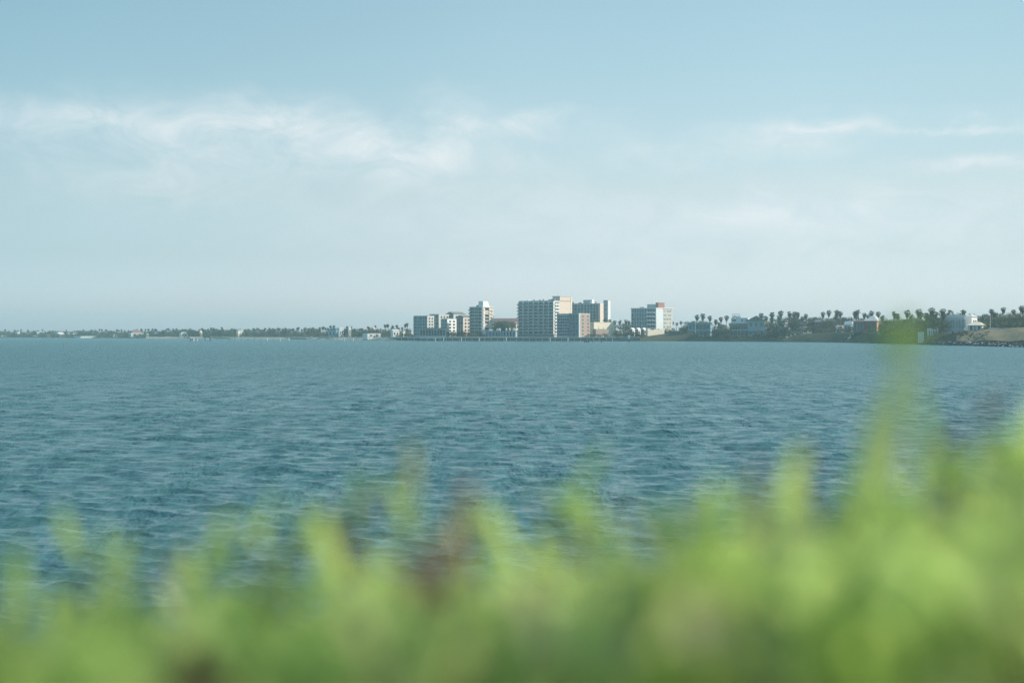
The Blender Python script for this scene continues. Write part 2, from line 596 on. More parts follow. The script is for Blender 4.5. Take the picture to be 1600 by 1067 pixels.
# bluff under the camera and its plants
def make_bluff():
    xs = np.concatenate([np.arange(-60, -6, 6), np.arange(-6, 6.01, 0.3), np.arange(12, 61, 6)])
    ys = np.concatenate([np.arange(-60, -4, 6), np.arange(-4, 3, 0.3), np.arange(3, 12.1, 1.0)])
    v, f = [], []
    for y in ys:
        for x in xs:
            if y < 1.3:
                z = 5.32
            else:
                z = 5.32 - (y - 1.3) * 0.62
            z += 0.03 * math.sin(x * 3.1 + y * 1.7) + 0.02 * math.sin(x * 7.3 - y * 5)
            v.append((x, y, z))
    n = len(xs)
    for i in range(len(ys) - 1):
        for j in range(n - 1):
            a = i * n + j
            f.append((a, a + 1, a + n + 1, a + n))
    me = bpy.data.meshes.new('ground')
    me.from_pydata(v, [], f)
    me.materials.append(M['bluff'])
    me.polygons.foreach_set('use_smooth', [True] * len(me.polygons))
    tag(put('ground', me), kind='structure')


make_bluff()


# ------------------------------------------------------------------ buildings
class Block:
    """rectangular volume whose front runs from L to C and whose right end runs from C to R (photo azimuths);
    local x runs along the front (0 at the near right corner, negative to the left), local y goes back"""
    def __init__(self, L, C, Rr, d, th, pytop, zb, root=None, label=None, cat='building', name='building', group=None):
        t = R(th)
        xc, yc = wx(C, d), d
        tl, tr = (L - 800) / F, (Rr - 800) / F
        self.a = (xc - tl * yc) / (math.cos(t) + tl * math.sin(t))
        self.b = abs((xc - tr * yc) / (tr * math.cos(t) - math.sin(t))) if Rr > C + 0.05 else self.a * 0.6
        self.zb = zb
        self.h = wz(pytop, d) - zb
        self.d = d
        if root is None:
            self.root = thing(name, label, cat, (xc, yc, zb), -t, group)
            self.off = Vector((0, 0, 0))
            self.rz = 0.0
            self.ang = -t
            self.par = self.root
        else:
            self.root = root.root
            dx, dy = xc - root.root.location.x, yc - root.root.location.y
            ca, sa = math.cos(-root.ang), math.sin(-root.ang)
            self.off = Vector((dx * ca - dy * sa, dx * sa + dy * ca, zb - root.zb))
            self.rz = -t - root.ang
            self.ang = root.ang
            self.par = root.root
        self.cache = {}

    def part(self, name, b, m, parent=None):
        if parent is None:
            return b.build(name, m, self.par, self.off, self.rz)
        return b.build(name, m, parent)

    def wall(self, m, name='wall', z1=None, z0=0.0):
        b = MB()
        b.box(-self.a, 0, 0, self.b, z0 - 1.5, z1 or self.h)
        self.body = self.part(name, b, m)
        return self.body

    def flat_roof(self, m, over=0.4, t=0.5, name='roof', z=None):
        b = MB()
        z = self.h if z is None else z
        b.box(-self.a - over, over, -over, self.b + over, z + 0.003, z + t)
        return self.part(name, b, m)

    def parapet(self, m, t=0.35, h=0.9, name='parapet'):
        b = MB()
        z = self.h + 0.003
        b.box(-self.a - 0.1, 0.1, -0.1, t, z, z + h)
        b.box(-self.a - 0.1, 0.1, self.b - t, self.b + 0.1, z, z + h)
        b.box(-self.a - 0.1, -self.a + t, t, self.b - t, z, z + h)
        b.box(-t, 0.1, t, self.b - t, z, z + h)
        return self.part(name, b, m)

    def hip_roof(self, m, zr, over=0.8, z=None, name='roof', inset=None):
        b = MB()
        z = self.h if z is None else z
        b.hip(-self.a - over, over, -over, self.b + over, z + 0.01, z + zr, inset)
        return self.part(name, b, m)

    def gable_roof(self, m, zr, over=0.6, z=None, axis='x', name='roof'):
        b = MB()
        z = (self.h if z is None else z) + 0.01
        if axis == 'y':      # gable faces the front
            b.prism([(-self.a - over, z), (over, z), (over, z + 0.2), (-self.a / 2, z + zr), (-self.a - over, z + 0.2)], -over, self.b + over)
        else:
            o = MB()
            x0, x1 = -self.a - over, over
            y0, y1 = -over, self.b + over
            ym = (y0 + y1) / 2
            i = 0
            b.v += [(x0, y0, z), (x1, y0, z), (x1, y1, z), (x0, y1, z), (x0, ym, z + zr), (x1, ym, z + zr)]
            for q in ((3, 2, 1, 0), (0, 1, 5, 4), (1, 2, 5), (2, 3, 4, 5), (3, 0, 4)):
                b.f.append(q)
                b.mi.append(0)
        return self.part(name, b, m)

    def windows(self, face, cols, rows, u0, u1, z0, z1, wf, hf, m, name='window', skip=None, proud=0.05, parent=None):
        """cols x rows panes on a face; every window an object sharing one mesh"""
        if parent is None and getattr(self, 'as_sub', False):
            parent = self.body
        L = self.a if face == 'front' else self.b
        cw = (u1 - u0) * L / cols
        rh = (z1 - z0) / rows
        w, h = cw * wf, rh * hf
        ms = m if isinstance(m, (list, tuple)) else [m]
        meshes = []
        for mm in ms:
            b = MB()
            if face == 'front':
                b.box(-w / 2, w / 2, -proud, 0.02, -h / 2, h / 2)
            else:
                b.box(-0.02, proud, -w / 2, w / 2, -h / 2, h / 2)
            meshes.append(b.mesh(name, [mm]))
        for r in range(rows):
            for c in range(cols):
                if skip and skip(c, r):
                    continue
                k = (c + 0.5) * cw + u0 * L
                z = z0 + (r + 0.5) * rh
                p = Vector((-self.a + k, 0, z)) if face == 'front' else Vector((0, k, z))
                me = meshes[(c * 7 + r * 3 + (c * r) % 4) % len(meshes)]
                if parent is not None:
                    put(name, me, parent, p)
                else:
                    q = Matrix.Rotation(self.rz, 3, 'Z') @ p + self.off
                    put(name, me, self.par, q, self.rz)

    def slabs(self, rows, z0, z1, m, front=1.2, left=0.6, right=0.0, t=0.28, name='balcony', rail=0.9, railm=None, u0=0.0, u1=1.0):
        rh = (z1 - z0) / rows
        b = MB()
        x0, x1 = -self.a * (1 - u0) - left, -self.a * (1 - u1) + right
        b.box(x0, x1, -front, -0.003, 0, t)
        if rail:
            b.box(x0 + 0.05, x1 - 0.05, -front + 0.02, -front + 0.1, t, t + rail, 1)
            if left > 0.4:
                b.box(x0 + 0.02, x0 + 0.1, -front + 0.1, -0.01, t, t + rail, 1)
        if left > 0.4:
            b.box(x0, -self.a * (1 - u0) - 0.003, 0.0, self.b * 0.35, 0, t)
        me = b.mesh(name, [m, railm or m])
        for r in range(rows):
            q = Matrix.Rotation(self.rz, 3, 'Z') @ Vector((0, 0, z0 + r * rh)) + self.off
            put(name, me, self.par, q, self.rz)

    def fins(self, us, z0, z1, m, depth=1.3, w=0.3, name='divider_wall'):
        b = MB()
        b.box(-w / 2, w / 2, -depth, -0.004, z0, z1)
        me = b.mesh(name, [m])
        for u in us:
            q = Matrix.Rotation(self.rz, 3, 'Z') @ Vector((-self.a * (1 - u), 0, 0)) + self.off
            put(name, me, self.par, q, self.rz)

    def box(self, name, x0, x1, y0, y1, z0, z1, m, parent=None):
        b = MB()
        b.box(x0, x1, y0, y1, z0, z1)
        return self.part(name, b, m, parent)

    def door(self, u, m, w=1.1, h=2.2, handle=True):
        x = -self.a * (1 - u)
        b = MB()
        b.box(x - w / 2, x + w / 2, -0.07, 0.02, -0.1, h)
        o = self.part('door', b, m)
        if handle:
            h_ = MB()
            h_.box(x + w * 0.3, x + w * 0.36, -0.13, -0.071, 0.95, 1.1)
            h_.build('handle', M['metal'], o)
        return o


M['panel'] = mat('pale balcony glass', (0.17, 0.25, 0.26), rough=0.25, spec=0.5, var=0.15)
M['tealglass'] = mat('teal window glass', (0.035, 0.075, 0.085), rough=0.12, spec=0.7, var=0.45, scale=0.3)
M['curtain'] = mat('curtained window', (0.16, 0.20, 0.20), rough=0.3, spec=0.5, var=0.3, scale=0.5)


# ---- big condominium slab
def big_condo():
    k = Block(811, 866, 893, 1262, 33, 471, 3.4, label='large ten-storey condominium slab with dark balconies and a plain sunlit peach end wall', name='apartment_tower', cat='apartment tower')
    k.wall(M['grey'])
    n, zb = 10, 2.4
    k.windows('front', 7, n, 0.0, 1.0, zb, k.h - 0.3, 0.84, 0.62, [M['tealglass'], M['glass'], M['tealglass'], M['curtain']])
    k.slabs(n, zb, k.h - 0.3, M['slab'], front=1.5, left=1.6, right=0.3, t=0.34, rail=0.7, railm=M['tealglass'])
    k.fins([0.0, 0.13, 0.285, 0.43, 0.57, 0.715, 0.86, 1.0], -1, k.h, M['slab'], 1.62, 0.34)
    # end wall: white balcony strip, then blank wall with sunlight put into its peach
    w = 8.0
    k.box('end_panel', 0.003, 0.25, w, k.b, -1.4, k.h + 0.2, M['peach'])
    k.windows('end', 2, n, 0.02, w / k.b - 0.02, zb, k.h - 0.3, 0.75, 0.5, M['glass'], proud=0.12)
    bb = MB()
    bb.box(0.003, 0.9, 0.3, w - 0.3, 0, 1.15)
    me = bb.mesh('end_balcony', [M['white']])
    for r in range(n):
        put('end_balcony', me, k.root, (0, 0, zb + r * (k.h - 0.3 - zb) / n))
    k.box('corner_pier', 0.003, 0.45, k.b - 1.6, k.b + 0.2, -1.4, k.h + 3.9, M['cream'])
    k.parapet(M['concrete'])
    pw = k.box('penthouse', -7.5, 0.1, w + 1.5, k.b - 1.7, k.h + 0.01, k.h + 4.6, M['peach'])
    k.box('roof', -8.0, 0.4, w + 1.2, k.b + 0.4, k.h + 4.61, k.h + 5.0, M['concrete'], pw)
    k.box('rooftop_unit', -4, -1, 1.5, 4.0, k.h + 0.01, k.h + 2.2, M['dgrey'])
    k.box('rooftop_unit', -a_(k, .82), -a_(k, .78), 3, 6, k.h + 0.01, k.h + 1.6, M['white'])
    for (u, y, w_, h_) in ((.66, 4, 1.6, 1.3), (.55, 7, 2.4, 1.0), (.4, 4.5, 1.3, 1.7), (.3, 8, 2.0, 1.2)):
        k.box('rooftop_unit', -k.a * u, -k.a * u + w_, y, y + w_, k.h + 0.01, k.h + 0.9 + h_, M['concrete'])
    an = MB()
    an.tube([(-4.0, w + 4, k.h + 5.01), (-4.0, w + 4, k.h + 8.6)], [.12, .05], 5)
    k.part('antenna', an, M['metal'])
    # podium
    k.box('podium', -k.a - 1, 1.2, -3.0, -1.6, -1.4, 2.2, M['dgrey'])


def a_(k, u):
    return k.a * u


# ---- slim tower with the white coffered end
def slim_tower():
    k = Block(735, 754, 769, 1268, 38, 480, 3.4, label='slim white balcony tower with a tapered rooftop block', name='apartment_tower', cat='apartment tower')
    k.wall(M['grey'])
    n, zb = 8, 3.0
    k.windows('front', 3, n, 0.0, 1.0, zb, k.h - 0.2, 0.86, 0.6, [M['tealglass'], M['glass'], M['curtain']])
    k.slabs(n, zb, k.h - 0.2, M['slab'], front=1.4, left=1.5, right=0.2, t=0.34, rail=0.7, railm=M['tealglass'])
    k.fins([0.0, 0.7, 1.0], 0, k.h, M['concrete'], 1.1, 0.4)
    rh = (k.h - 0.2 - zb) / n
    b = MB()
    s = k.b
    b.box(0.003, 0.9, 0.0, s * 0.17, 0, rh * 0.72)
    q1 = b.mesh('quoin', [M['white']])
    b = MB()
    b.box(0.003, 0.9, s * 0.62, s * 0.78, 0, rh * 0.72)
    q2 = b.mesh('quoin', [M['cream']])
    b = MB()
    b.box(0.003, 1.3, s * 0.80, s + 1.2, 0, 0.3)
    b.box(1.2, 1.28, s * 0.80, s + 1.2, 0.3, 1.2)
    e1 = b.mesh('end_balcony', [M['cream']])
    for r in range(n):
        z = zb + r * rh
        put('quoin', q1, k.root, (0, 0, z))
        put('quoin', q2, k.root, (0, 0, z))
        put('end_balcony', e1, k.root, (0, 0, z))
    k.box('end_panel', 0.003, 0.3, s * 0.0, s, zb, k.h, M['peach'])  # sunlit end: the warm light is in the peach colour
    k.windows('end', 1, n, 0.18, 0.61, zb, k.h - 0.2, 0.95, 0.7, [M['glass'], M['glass'], M['pink'], M['glass']], proud=0.36)
    k.flat_roof(M['slab'], 0.9, 0.5)
    p = MB()
    z0, z1 = k.h + 0.51, k.h + 5.4
    x0, x1, y0, y1 = -5.5, 0.2, 0.6, s * 0.72
    i = 0
    p.v += [(x0, y0, z0), (x1, y0, z0), (x1, y1, z0), (x0, y1, z0), (x0 + .3, y0 + .3, z1), (x1 - .6, y0 + .6, z1), (x1 - .6, y1 - 1.8, z1), (x0 + .3, y1 - 1.8, z1)]
    for q in ((3, 2, 1, 0), (4, 5, 6, 7), (0, 1, 5, 4), (1, 2, 6, 5), (2, 3, 7, 6), (3, 0, 4, 7)):
        p.f.append(q)
        p.mi.append(0)
    k.part('penthouse', p, M['white'])
    k.box('rooftop_unit', -8.2, -6.4, 1.0, 3.0, k.h + 0.51, k.h + 1.9, M['dgrey'])


# ---- stepped mid-rise complex
def complex_():
    k = Block(647, 668, 678, 1302, 30, 494, 3.3, label='stepped mid-rise apartment complex with teal shaded wings and cream sunlit ends', name='apartment_complex', cat='apartments')

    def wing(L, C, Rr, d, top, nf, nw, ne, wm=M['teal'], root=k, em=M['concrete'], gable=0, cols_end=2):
        w = Block(L, C, Rr, d, 30, top, 3.3, root=root) if root is not None else k
        body = w.wall(wm, 'wing')
        w.as_sub = True
        zb = 1.5
        e = MB()
        e.box(0.003, 0.2, 0, w.b, -1.4, w.h)
        e.build('end_wall', em, body)  # paler than the front: sunlit side put into the wall colour
        w.windows('front', nw, nf, 0.03, 0.97, zb, w.h - 0.4, 0.6, 0.6, [M['tealglass'], M['glass'], M['panel']])
        if ne:
            w.windows('end', ne, nf, 0.08, 0.92, zb, w.h - 0.8, 0.55, 0.55, M['glass'], proud=0.26)
        rb = MB()
        if gable:
            z = w.h + 0.01
            rb.prism([(-w.a - .5, z), (.5, z), (.5, z + .25), (-w.a / 2, z + gable), (-w.a - .5, z + .25)], -.5, w.b + .5)
        else:
            rb.box(-w.a - .35, .35, -.35, w.b + .35, w.h + .003, w.h + .45)
        rb.build('roof', M['greyroof'] if gable else M['concrete'], body)
        fm = MB()
        for u in (0.0, 0.33, 0.66, 1.0):
            x = -w.a * (1 - u)
            fm.box(x - .2, x + .2, -.8, -.004, -1, w.h - .2)
        fm.build('pilaster', M['grey'], body)
        return w
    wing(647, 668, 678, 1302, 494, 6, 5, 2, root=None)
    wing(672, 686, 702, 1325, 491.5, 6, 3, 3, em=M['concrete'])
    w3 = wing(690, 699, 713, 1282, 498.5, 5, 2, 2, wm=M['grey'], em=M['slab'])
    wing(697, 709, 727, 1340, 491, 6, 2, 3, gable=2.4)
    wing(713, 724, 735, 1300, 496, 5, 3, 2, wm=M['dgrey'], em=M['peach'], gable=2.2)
    low = Block(655, 697, 701, 1272, 12, 513, 3.3, root=k)
    body = low.wall(M['grey'], 'pavilion')
    low.as_sub = True
    low.windows('front', 9, 1, 0.02, 0.98, 0.6, low.h - 0.6, 0.84, 0.8, [M['tealglass'], M['glass']])
    rb = MB()
    rb.box(-low.a - .8, .8, -1.2, low.b + .5, low.h + .003, low.h + .4)
    rb.build('roof', M['panel'], body)


# ---- brick and glass office
def office():
    k = Block(871, 890, 904, 1236, 24, 491, 3.4, label='brick office block with a blue glass front before the big condominium', name='office_building', cat='office building')
    k.wall(M['grey'])
    k.windows('front', 5, 7, 0.03, 0.97, 1.0, k.h - 0.8, 0.88, 0.72, [M['blueglass'], M['blueglass'], M['tealglass'], M['glass']])
    k.parapet(M['concrete'], h=0.6)
    k.fins([0.0, 1.0], -1, k.h + 0.5, M['panel'], 0.5, 0.5, 'pilaster')
    w = Block(889, 905, 921.5, 1222, 38, 490.5, 3.4, root=k)
    w.wall(M['dgrey'], 'wing')
    e = MB()
    e.box(0.003, 0.25, 0, w.b, -1.4, w.h)
    w.part('brick_wall', e, M['brick'])
    w.windows('end', 2, 6, 0.08, 1.05, 1.0, w.h - 0.6, 0.22, 0.4, M['glass'], proud=0.3)
    w.box('corner_pier', -0.7, 0.5, -0.5, 0.6, -1.4, w.h + 0.6, M['white'])
    w.windows('front', 3, 6, 0.05, 0.9, 1.0, w.h - 0.6, 0.5, 0.45, [M['dgrey'], M['glass']])
    w.flat_roof(M['concrete'], 0.25, 0.6)
    w.door(0.5, M['door'])


# ---- tower behind
def back_tower():
    k = Block(893, 937, 942.5, 1420, 20, 475, 4.0, label='grey ribbed tower rising behind the brick office and cream hall', name='apartment_tower', cat='apartment tower')
    k.wall(M['grey'])
    n, zb = 9, 4.0
    k.windows('front', 9, n, 0.0, 0.98, zb, k.h - 0.4, 0.62, 0.6, [M['tealglass'], M['glass'], M['panel']])
    k.slabs(n, zb, k.h - 0.4, M['concrete'], front=0.5, left=0.2, rail=0, t=0.3, name='floor_band', u1=0.5)
    k.fins([0.0, 0.12, 0.25, 0.37, 0.5, 0.6, 0.7, 0.8, 0.9], 0, k.h, M['panel'], 0.9, 0.5, 'rib')
    k.box('end_fin', -1.0, 1.0, -2.2, k.b + 0.3, -2, k.h + 0.8, M['peach'])  # lit fin, its sunlight carried by the peach colour
    k.parapet(M['concrete'], h=0.7)
    k.box('penthouse', -18, -11, 3, 9, k.h + 0.01, k.h + 4.2, M['grey'])
    k.box('penthouse', -10.9, -8.6, 2, 9, k.h + 0.01, k.h + 4.4, M['white'])
    for (x, y, w_, h_) in ((-30, 4, 2, 1.6), (-24, 6, 3, 1.2), (-6, 4, 1.6, 1.8)):
        k.box('rooftop_unit', x, x + w_, y, y + w_, k.h + 0.01, k.h + .7 + h_, M['concrete'])
    w = Block(943, 949.5, 953.5, 1405, 40, 470, 4.0, root=k)
    w.wall(M['grey'], 'stair_tower')
    e = MB()
    e.box(0.003, 0.3, 0, w.b, -2, w.h)
    w.part('end_wall', e, M['white'])
    w.flat_roof(M['concrete'], 0.2, 0.6)
    w.windows('front', 1, 6, 0.3, 0.7, 6, w.h - 2, 0.5, 0.3, M['glass'])


# ---- cream hall with neighbours
def cream_hall():
    k = Block(922, 928, 960, 1252, 44, 504, 6.5, label='low windowless cream hall beside the brick office', name='hall_building', cat='hall')
    k.wall(M['cream'])
    k.flat_roof(M['cream'], 0.15, 0.4)
    k.windows('end', 4, 1, 0.12, 1.0, 1.0, k.h - 1.6, 0.12, 0.25, M['dgrey'])
    k.windows('front', 1, 1, 0.2, 0.8, k.h - 3, k.h - 1, 0.8, 0.4, M['dgrey'])
    k.box('canopy', 0.003, 2.2, k.b * 0.06, k.b * 0.2, 1.8, 2.2, M['white'])
    w = Block(926, 931, 951, 1240, 50, 514.5, 3.4, label='low reddish garden wall below the cream hall', name='garden_wall', cat='wall')
    w.wall(M['brick'], 'wall_panel')
    w.flat_roof(M['concrete'], 0.15, 0.25, 'coping')


# ---- white hotel
def hotel():
    k = Block(987, 1024, 1050.5, 1262, 36, 482, 5.5, label='white six-storey hotel with open balconies and a brick rooftop box', name='hotel_building', cat='hotel')
    k.wall(M['bluewall'])
    n, zb = 6, 1.6
    top = k.h - 0.5
    k.windows('front', 8, n, 0.0, 0.66, zb, top, 0.84, 0.74, [M['tealglass'], M['blueglass'], M['tealglass'], M['curtain']])
    k.windows('front', 3, n, 0.67, 1.0, zb, top, 0.7, 0.62, M['glass'])
    k.slabs(n, zb, top, M['white'], front=1.6, left=0.0, right=0.2, rail=0.95, u0=0.66, u1=1.0)
    k.fins([0.0, 0.11, 0.22, 0.33, 0.44, 0.55, 0.66], 0, k.h, M['palebluewhite'], 0.7, 0.25, 'mullion')
    b = MB()
    b.box(0.003, 0.25, 0, k.b, -1.4, k.h)
    k.part('end_wall', b, M['concrete'])
    k.windows('end', 5, n, 0.45, 0.92, zb, top, 0.62, 0.5, [M['panel'], M['curtain'], M['pink']], proud=0.3)
    k.box('end_panel', 0.26, 0.7, 0.2, k.b * 0.4, -1.3, k.h + 0.1, M['palebluewhite'])
    k.flat_roof(M['white'], 1.0, 0.6)
    k.box('rooftop_unit', -12, -3, 6, 10, k.h + 0.61, k.h + 4.0, M['grey'])
    for (x, y, w_, h_) in ((-17, 5, 1.5, 1.2), (-21, 8, 2.2, 1.0), (-1.6, 16, 1.2, 1.3)):
        k.box('rooftop_unit', x, x + w_, y, y + w_, k.h + .61, k.h + .6 + h_, M['metal'])
    an = MB()
    an.tube([(-8, 8, k.h + 4.01), (-8, 8, k.h + 7.5)], [.1, .05], 5)
    k.part('antenna', an, M['metal'])
    k.box('brick_box', -2.9, 1.0 - 1.2, 5.5, k.b * 0.55, k.h + 0.61, k.h + 5.4, M['redbrick'])


def house(label, L, C, Rr, d, th, ye, yr, wallm, roofm, roof='gable', zb=None, nw=2, rows=1, axis='x', cat='house', over=0.6, glass=None, endm=None, door=True, group=None):
    zb = ground_z((L + Rr) / 2, d) if zb is None else zb
    k = Block(L, C, Rr, d, th, ye, zb, label=label, name='house', cat=cat, group=group)
    k.wall(wallm)
    if endm:
        b = MB()
        b.box(0.003, 0.15, 0, k.b, -1.0, k.h)
        k.part('end_wall', b, endm)
    zr = max(0.5, (ye - yr) / F * d)
    if roof == 'gable':
        k.gable_roof(roofm, zr, over, axis=axis)
    elif roof == 'hip':
        k.hip_roof(roofm, zr, over)
    else:
        k.flat_roof(roofm, over, zr)
    g = glass or M['glass']
    k.windows('front', nw, rows, 0.05, 0.95, min(0.8, k.h * .25), k.h - 0.3, 0.45, 0.5, g)
    k.windows('end', 1, rows, 0.25, 0.75, min(0.8, k.h * .25), k.h - 0.3, 0.5, 0.5, g, proud=0.2)
    if door:
        k.door(0.5, M['door'], 1.2, min(2.2, k.h * 0.7))
    return k


def far_houses():
    W, S = M['white'], M['paleroof']
    rows = [
        # L, C, R, shore offset, eave y, ridge y, wall, roof, kind, axis, label
        (2, 5, 10, 30, 525.5, 524.6, W, S, 'flat', 'x', 'low white waterside cottage nearest the far end of the coast'),
        (24, 27, 31, 60, 519.8, 518.0, M['grey'], S, 'gable', 'x', 'small pale-roofed house half hidden among the farthest trees'),
        (58, 60.5, 63, 60, 519.5, 518.2, W, W, 'flat', 'x', 'narrow white two-storey house standing in the far treeline'),
        (51, 55, 59, 25, 525.2, 524.2, M['grey'], S, 'hip', 'x', 'low pale-roofed bungalow by the far waterline'),
        (68, 74, 80, 40, 523.6, 522.2, M['pink'], M['pink'], 'hip', 'x', 'long low pinkish house by the far waterline'),
        (86, 93, 101, 45, 522.6, 519.0, M['cream'], S, 'gable', 'y', 'pale triangular-gabled house on the far shore'),
        (103, 106, 109, 60, 521.5, 519.5, M['pink'], M['pink'], 'gable', 'x', 'small pink house beside the triangular-gabled house'),
        (111, 115, 120, 60, 521.8, 520.2, M['cream'], S, 'hip', 'x', 'small cream hip-roofed house before the long white boathouse'),
        (126, 156, 164, 25, 526.2, 525.2, W, W, 'flat', 'x', 'very long low white boathouse at the far waterline'),
        (171, 177, 185, 45, 524.2, 522.0, M['cream'], S, 'hip', 'x', 'cream bungalow just past the long white boathouse'),
        (205, 215, 224, 50, 520.0, 515.5, W, M['redroof'], 'hip', 'x', 'white house with a reddish hip roof on the far shore'),
        (229, 230.5, 232, 55, 521.5, 521.0, W, W, 'flat', 'x', 'tiny white cabin beside the red-hip-roofed house'),
        (243, 245, 247, 60, 520.2, 519.6, W, W, 'flat', 'x', 'tiny white flat cabin standing in the far palms'),
        (283, 288, 293, 55, 520.5, 518.8, W, S, 'hip', 'x', 'small white bungalow at the back of the beach'),
        (311, 313.5, 316, 55, 520.0, 516.5, M['cream'], M['pink'], 'gable', 'y', 'narrow cream gabled house above the beach'),
        (372, 377, 382, 70, 516.8, 515.5, W, W, 'flat', 'x', 'white flat-roofed house high among trees above the pier'),
        (369, 372, 375, 40, 520.0, 519.0, M['cream'], W, 'flat', 'x', 'small cream shed below the white flat-roofed house'),
        (513, 525, 530, 45, 516.0, 512.6, M['bluewall'], M['greenroof'], 'hip', 'x', 'blue-green roofed house with a broad hip roof'),
        (530.5, 533, 537, 45, 514.0, 512.0, W, W, 'flat', 'x', 'bright white cube house touching the blue-green roofed one'),
        (580, 583.5, 587, 60, 513.5, 511.0, M['pink'], M['pink'], 'gable', 'y', 'small pink gabled house rising over dark trees'),
        (545, 546.5, 548.5, 55, 511.5, 510.8, W, W, 'flat', 'x', 'tiny white tower house peeking above the treeline'),
        (574, 585, 595, 30, 521.8, 520.8, W, S, 'flat', 'x', 'long low white pavilion behind the seawall'),
        (614, 618, 624, 35, 517.0, 514.6, W, S, 'gable', 'x', 'white gabled house nearest the stepped apartments'),
        (626, 630, 633, 45, 518.0, 517.0, M['cream'], S, 'flat', 'x', 'cream flat house beside the stepped apartments'),
        (635, 643, 647, 30, 521.5, 518.0, M['pink'], M['pink'], 'hip', 'x', 'pinkish low hip-roofed house touching the stepped apartments'),
    ]
    for (L, C, Rr, off, ye, yr, wm, rm, kind, ax, lab) in rows:
        d = shore_d((L + Rr) / 2) + off
        sunny = wm is W and Rr - L < 60
        house(lab, L, Rr if sunny else C, Rr, d, -36 if sunny else 32, ye, yr, wm, rm, kind, axis=ax, over=0.3, endm=None)


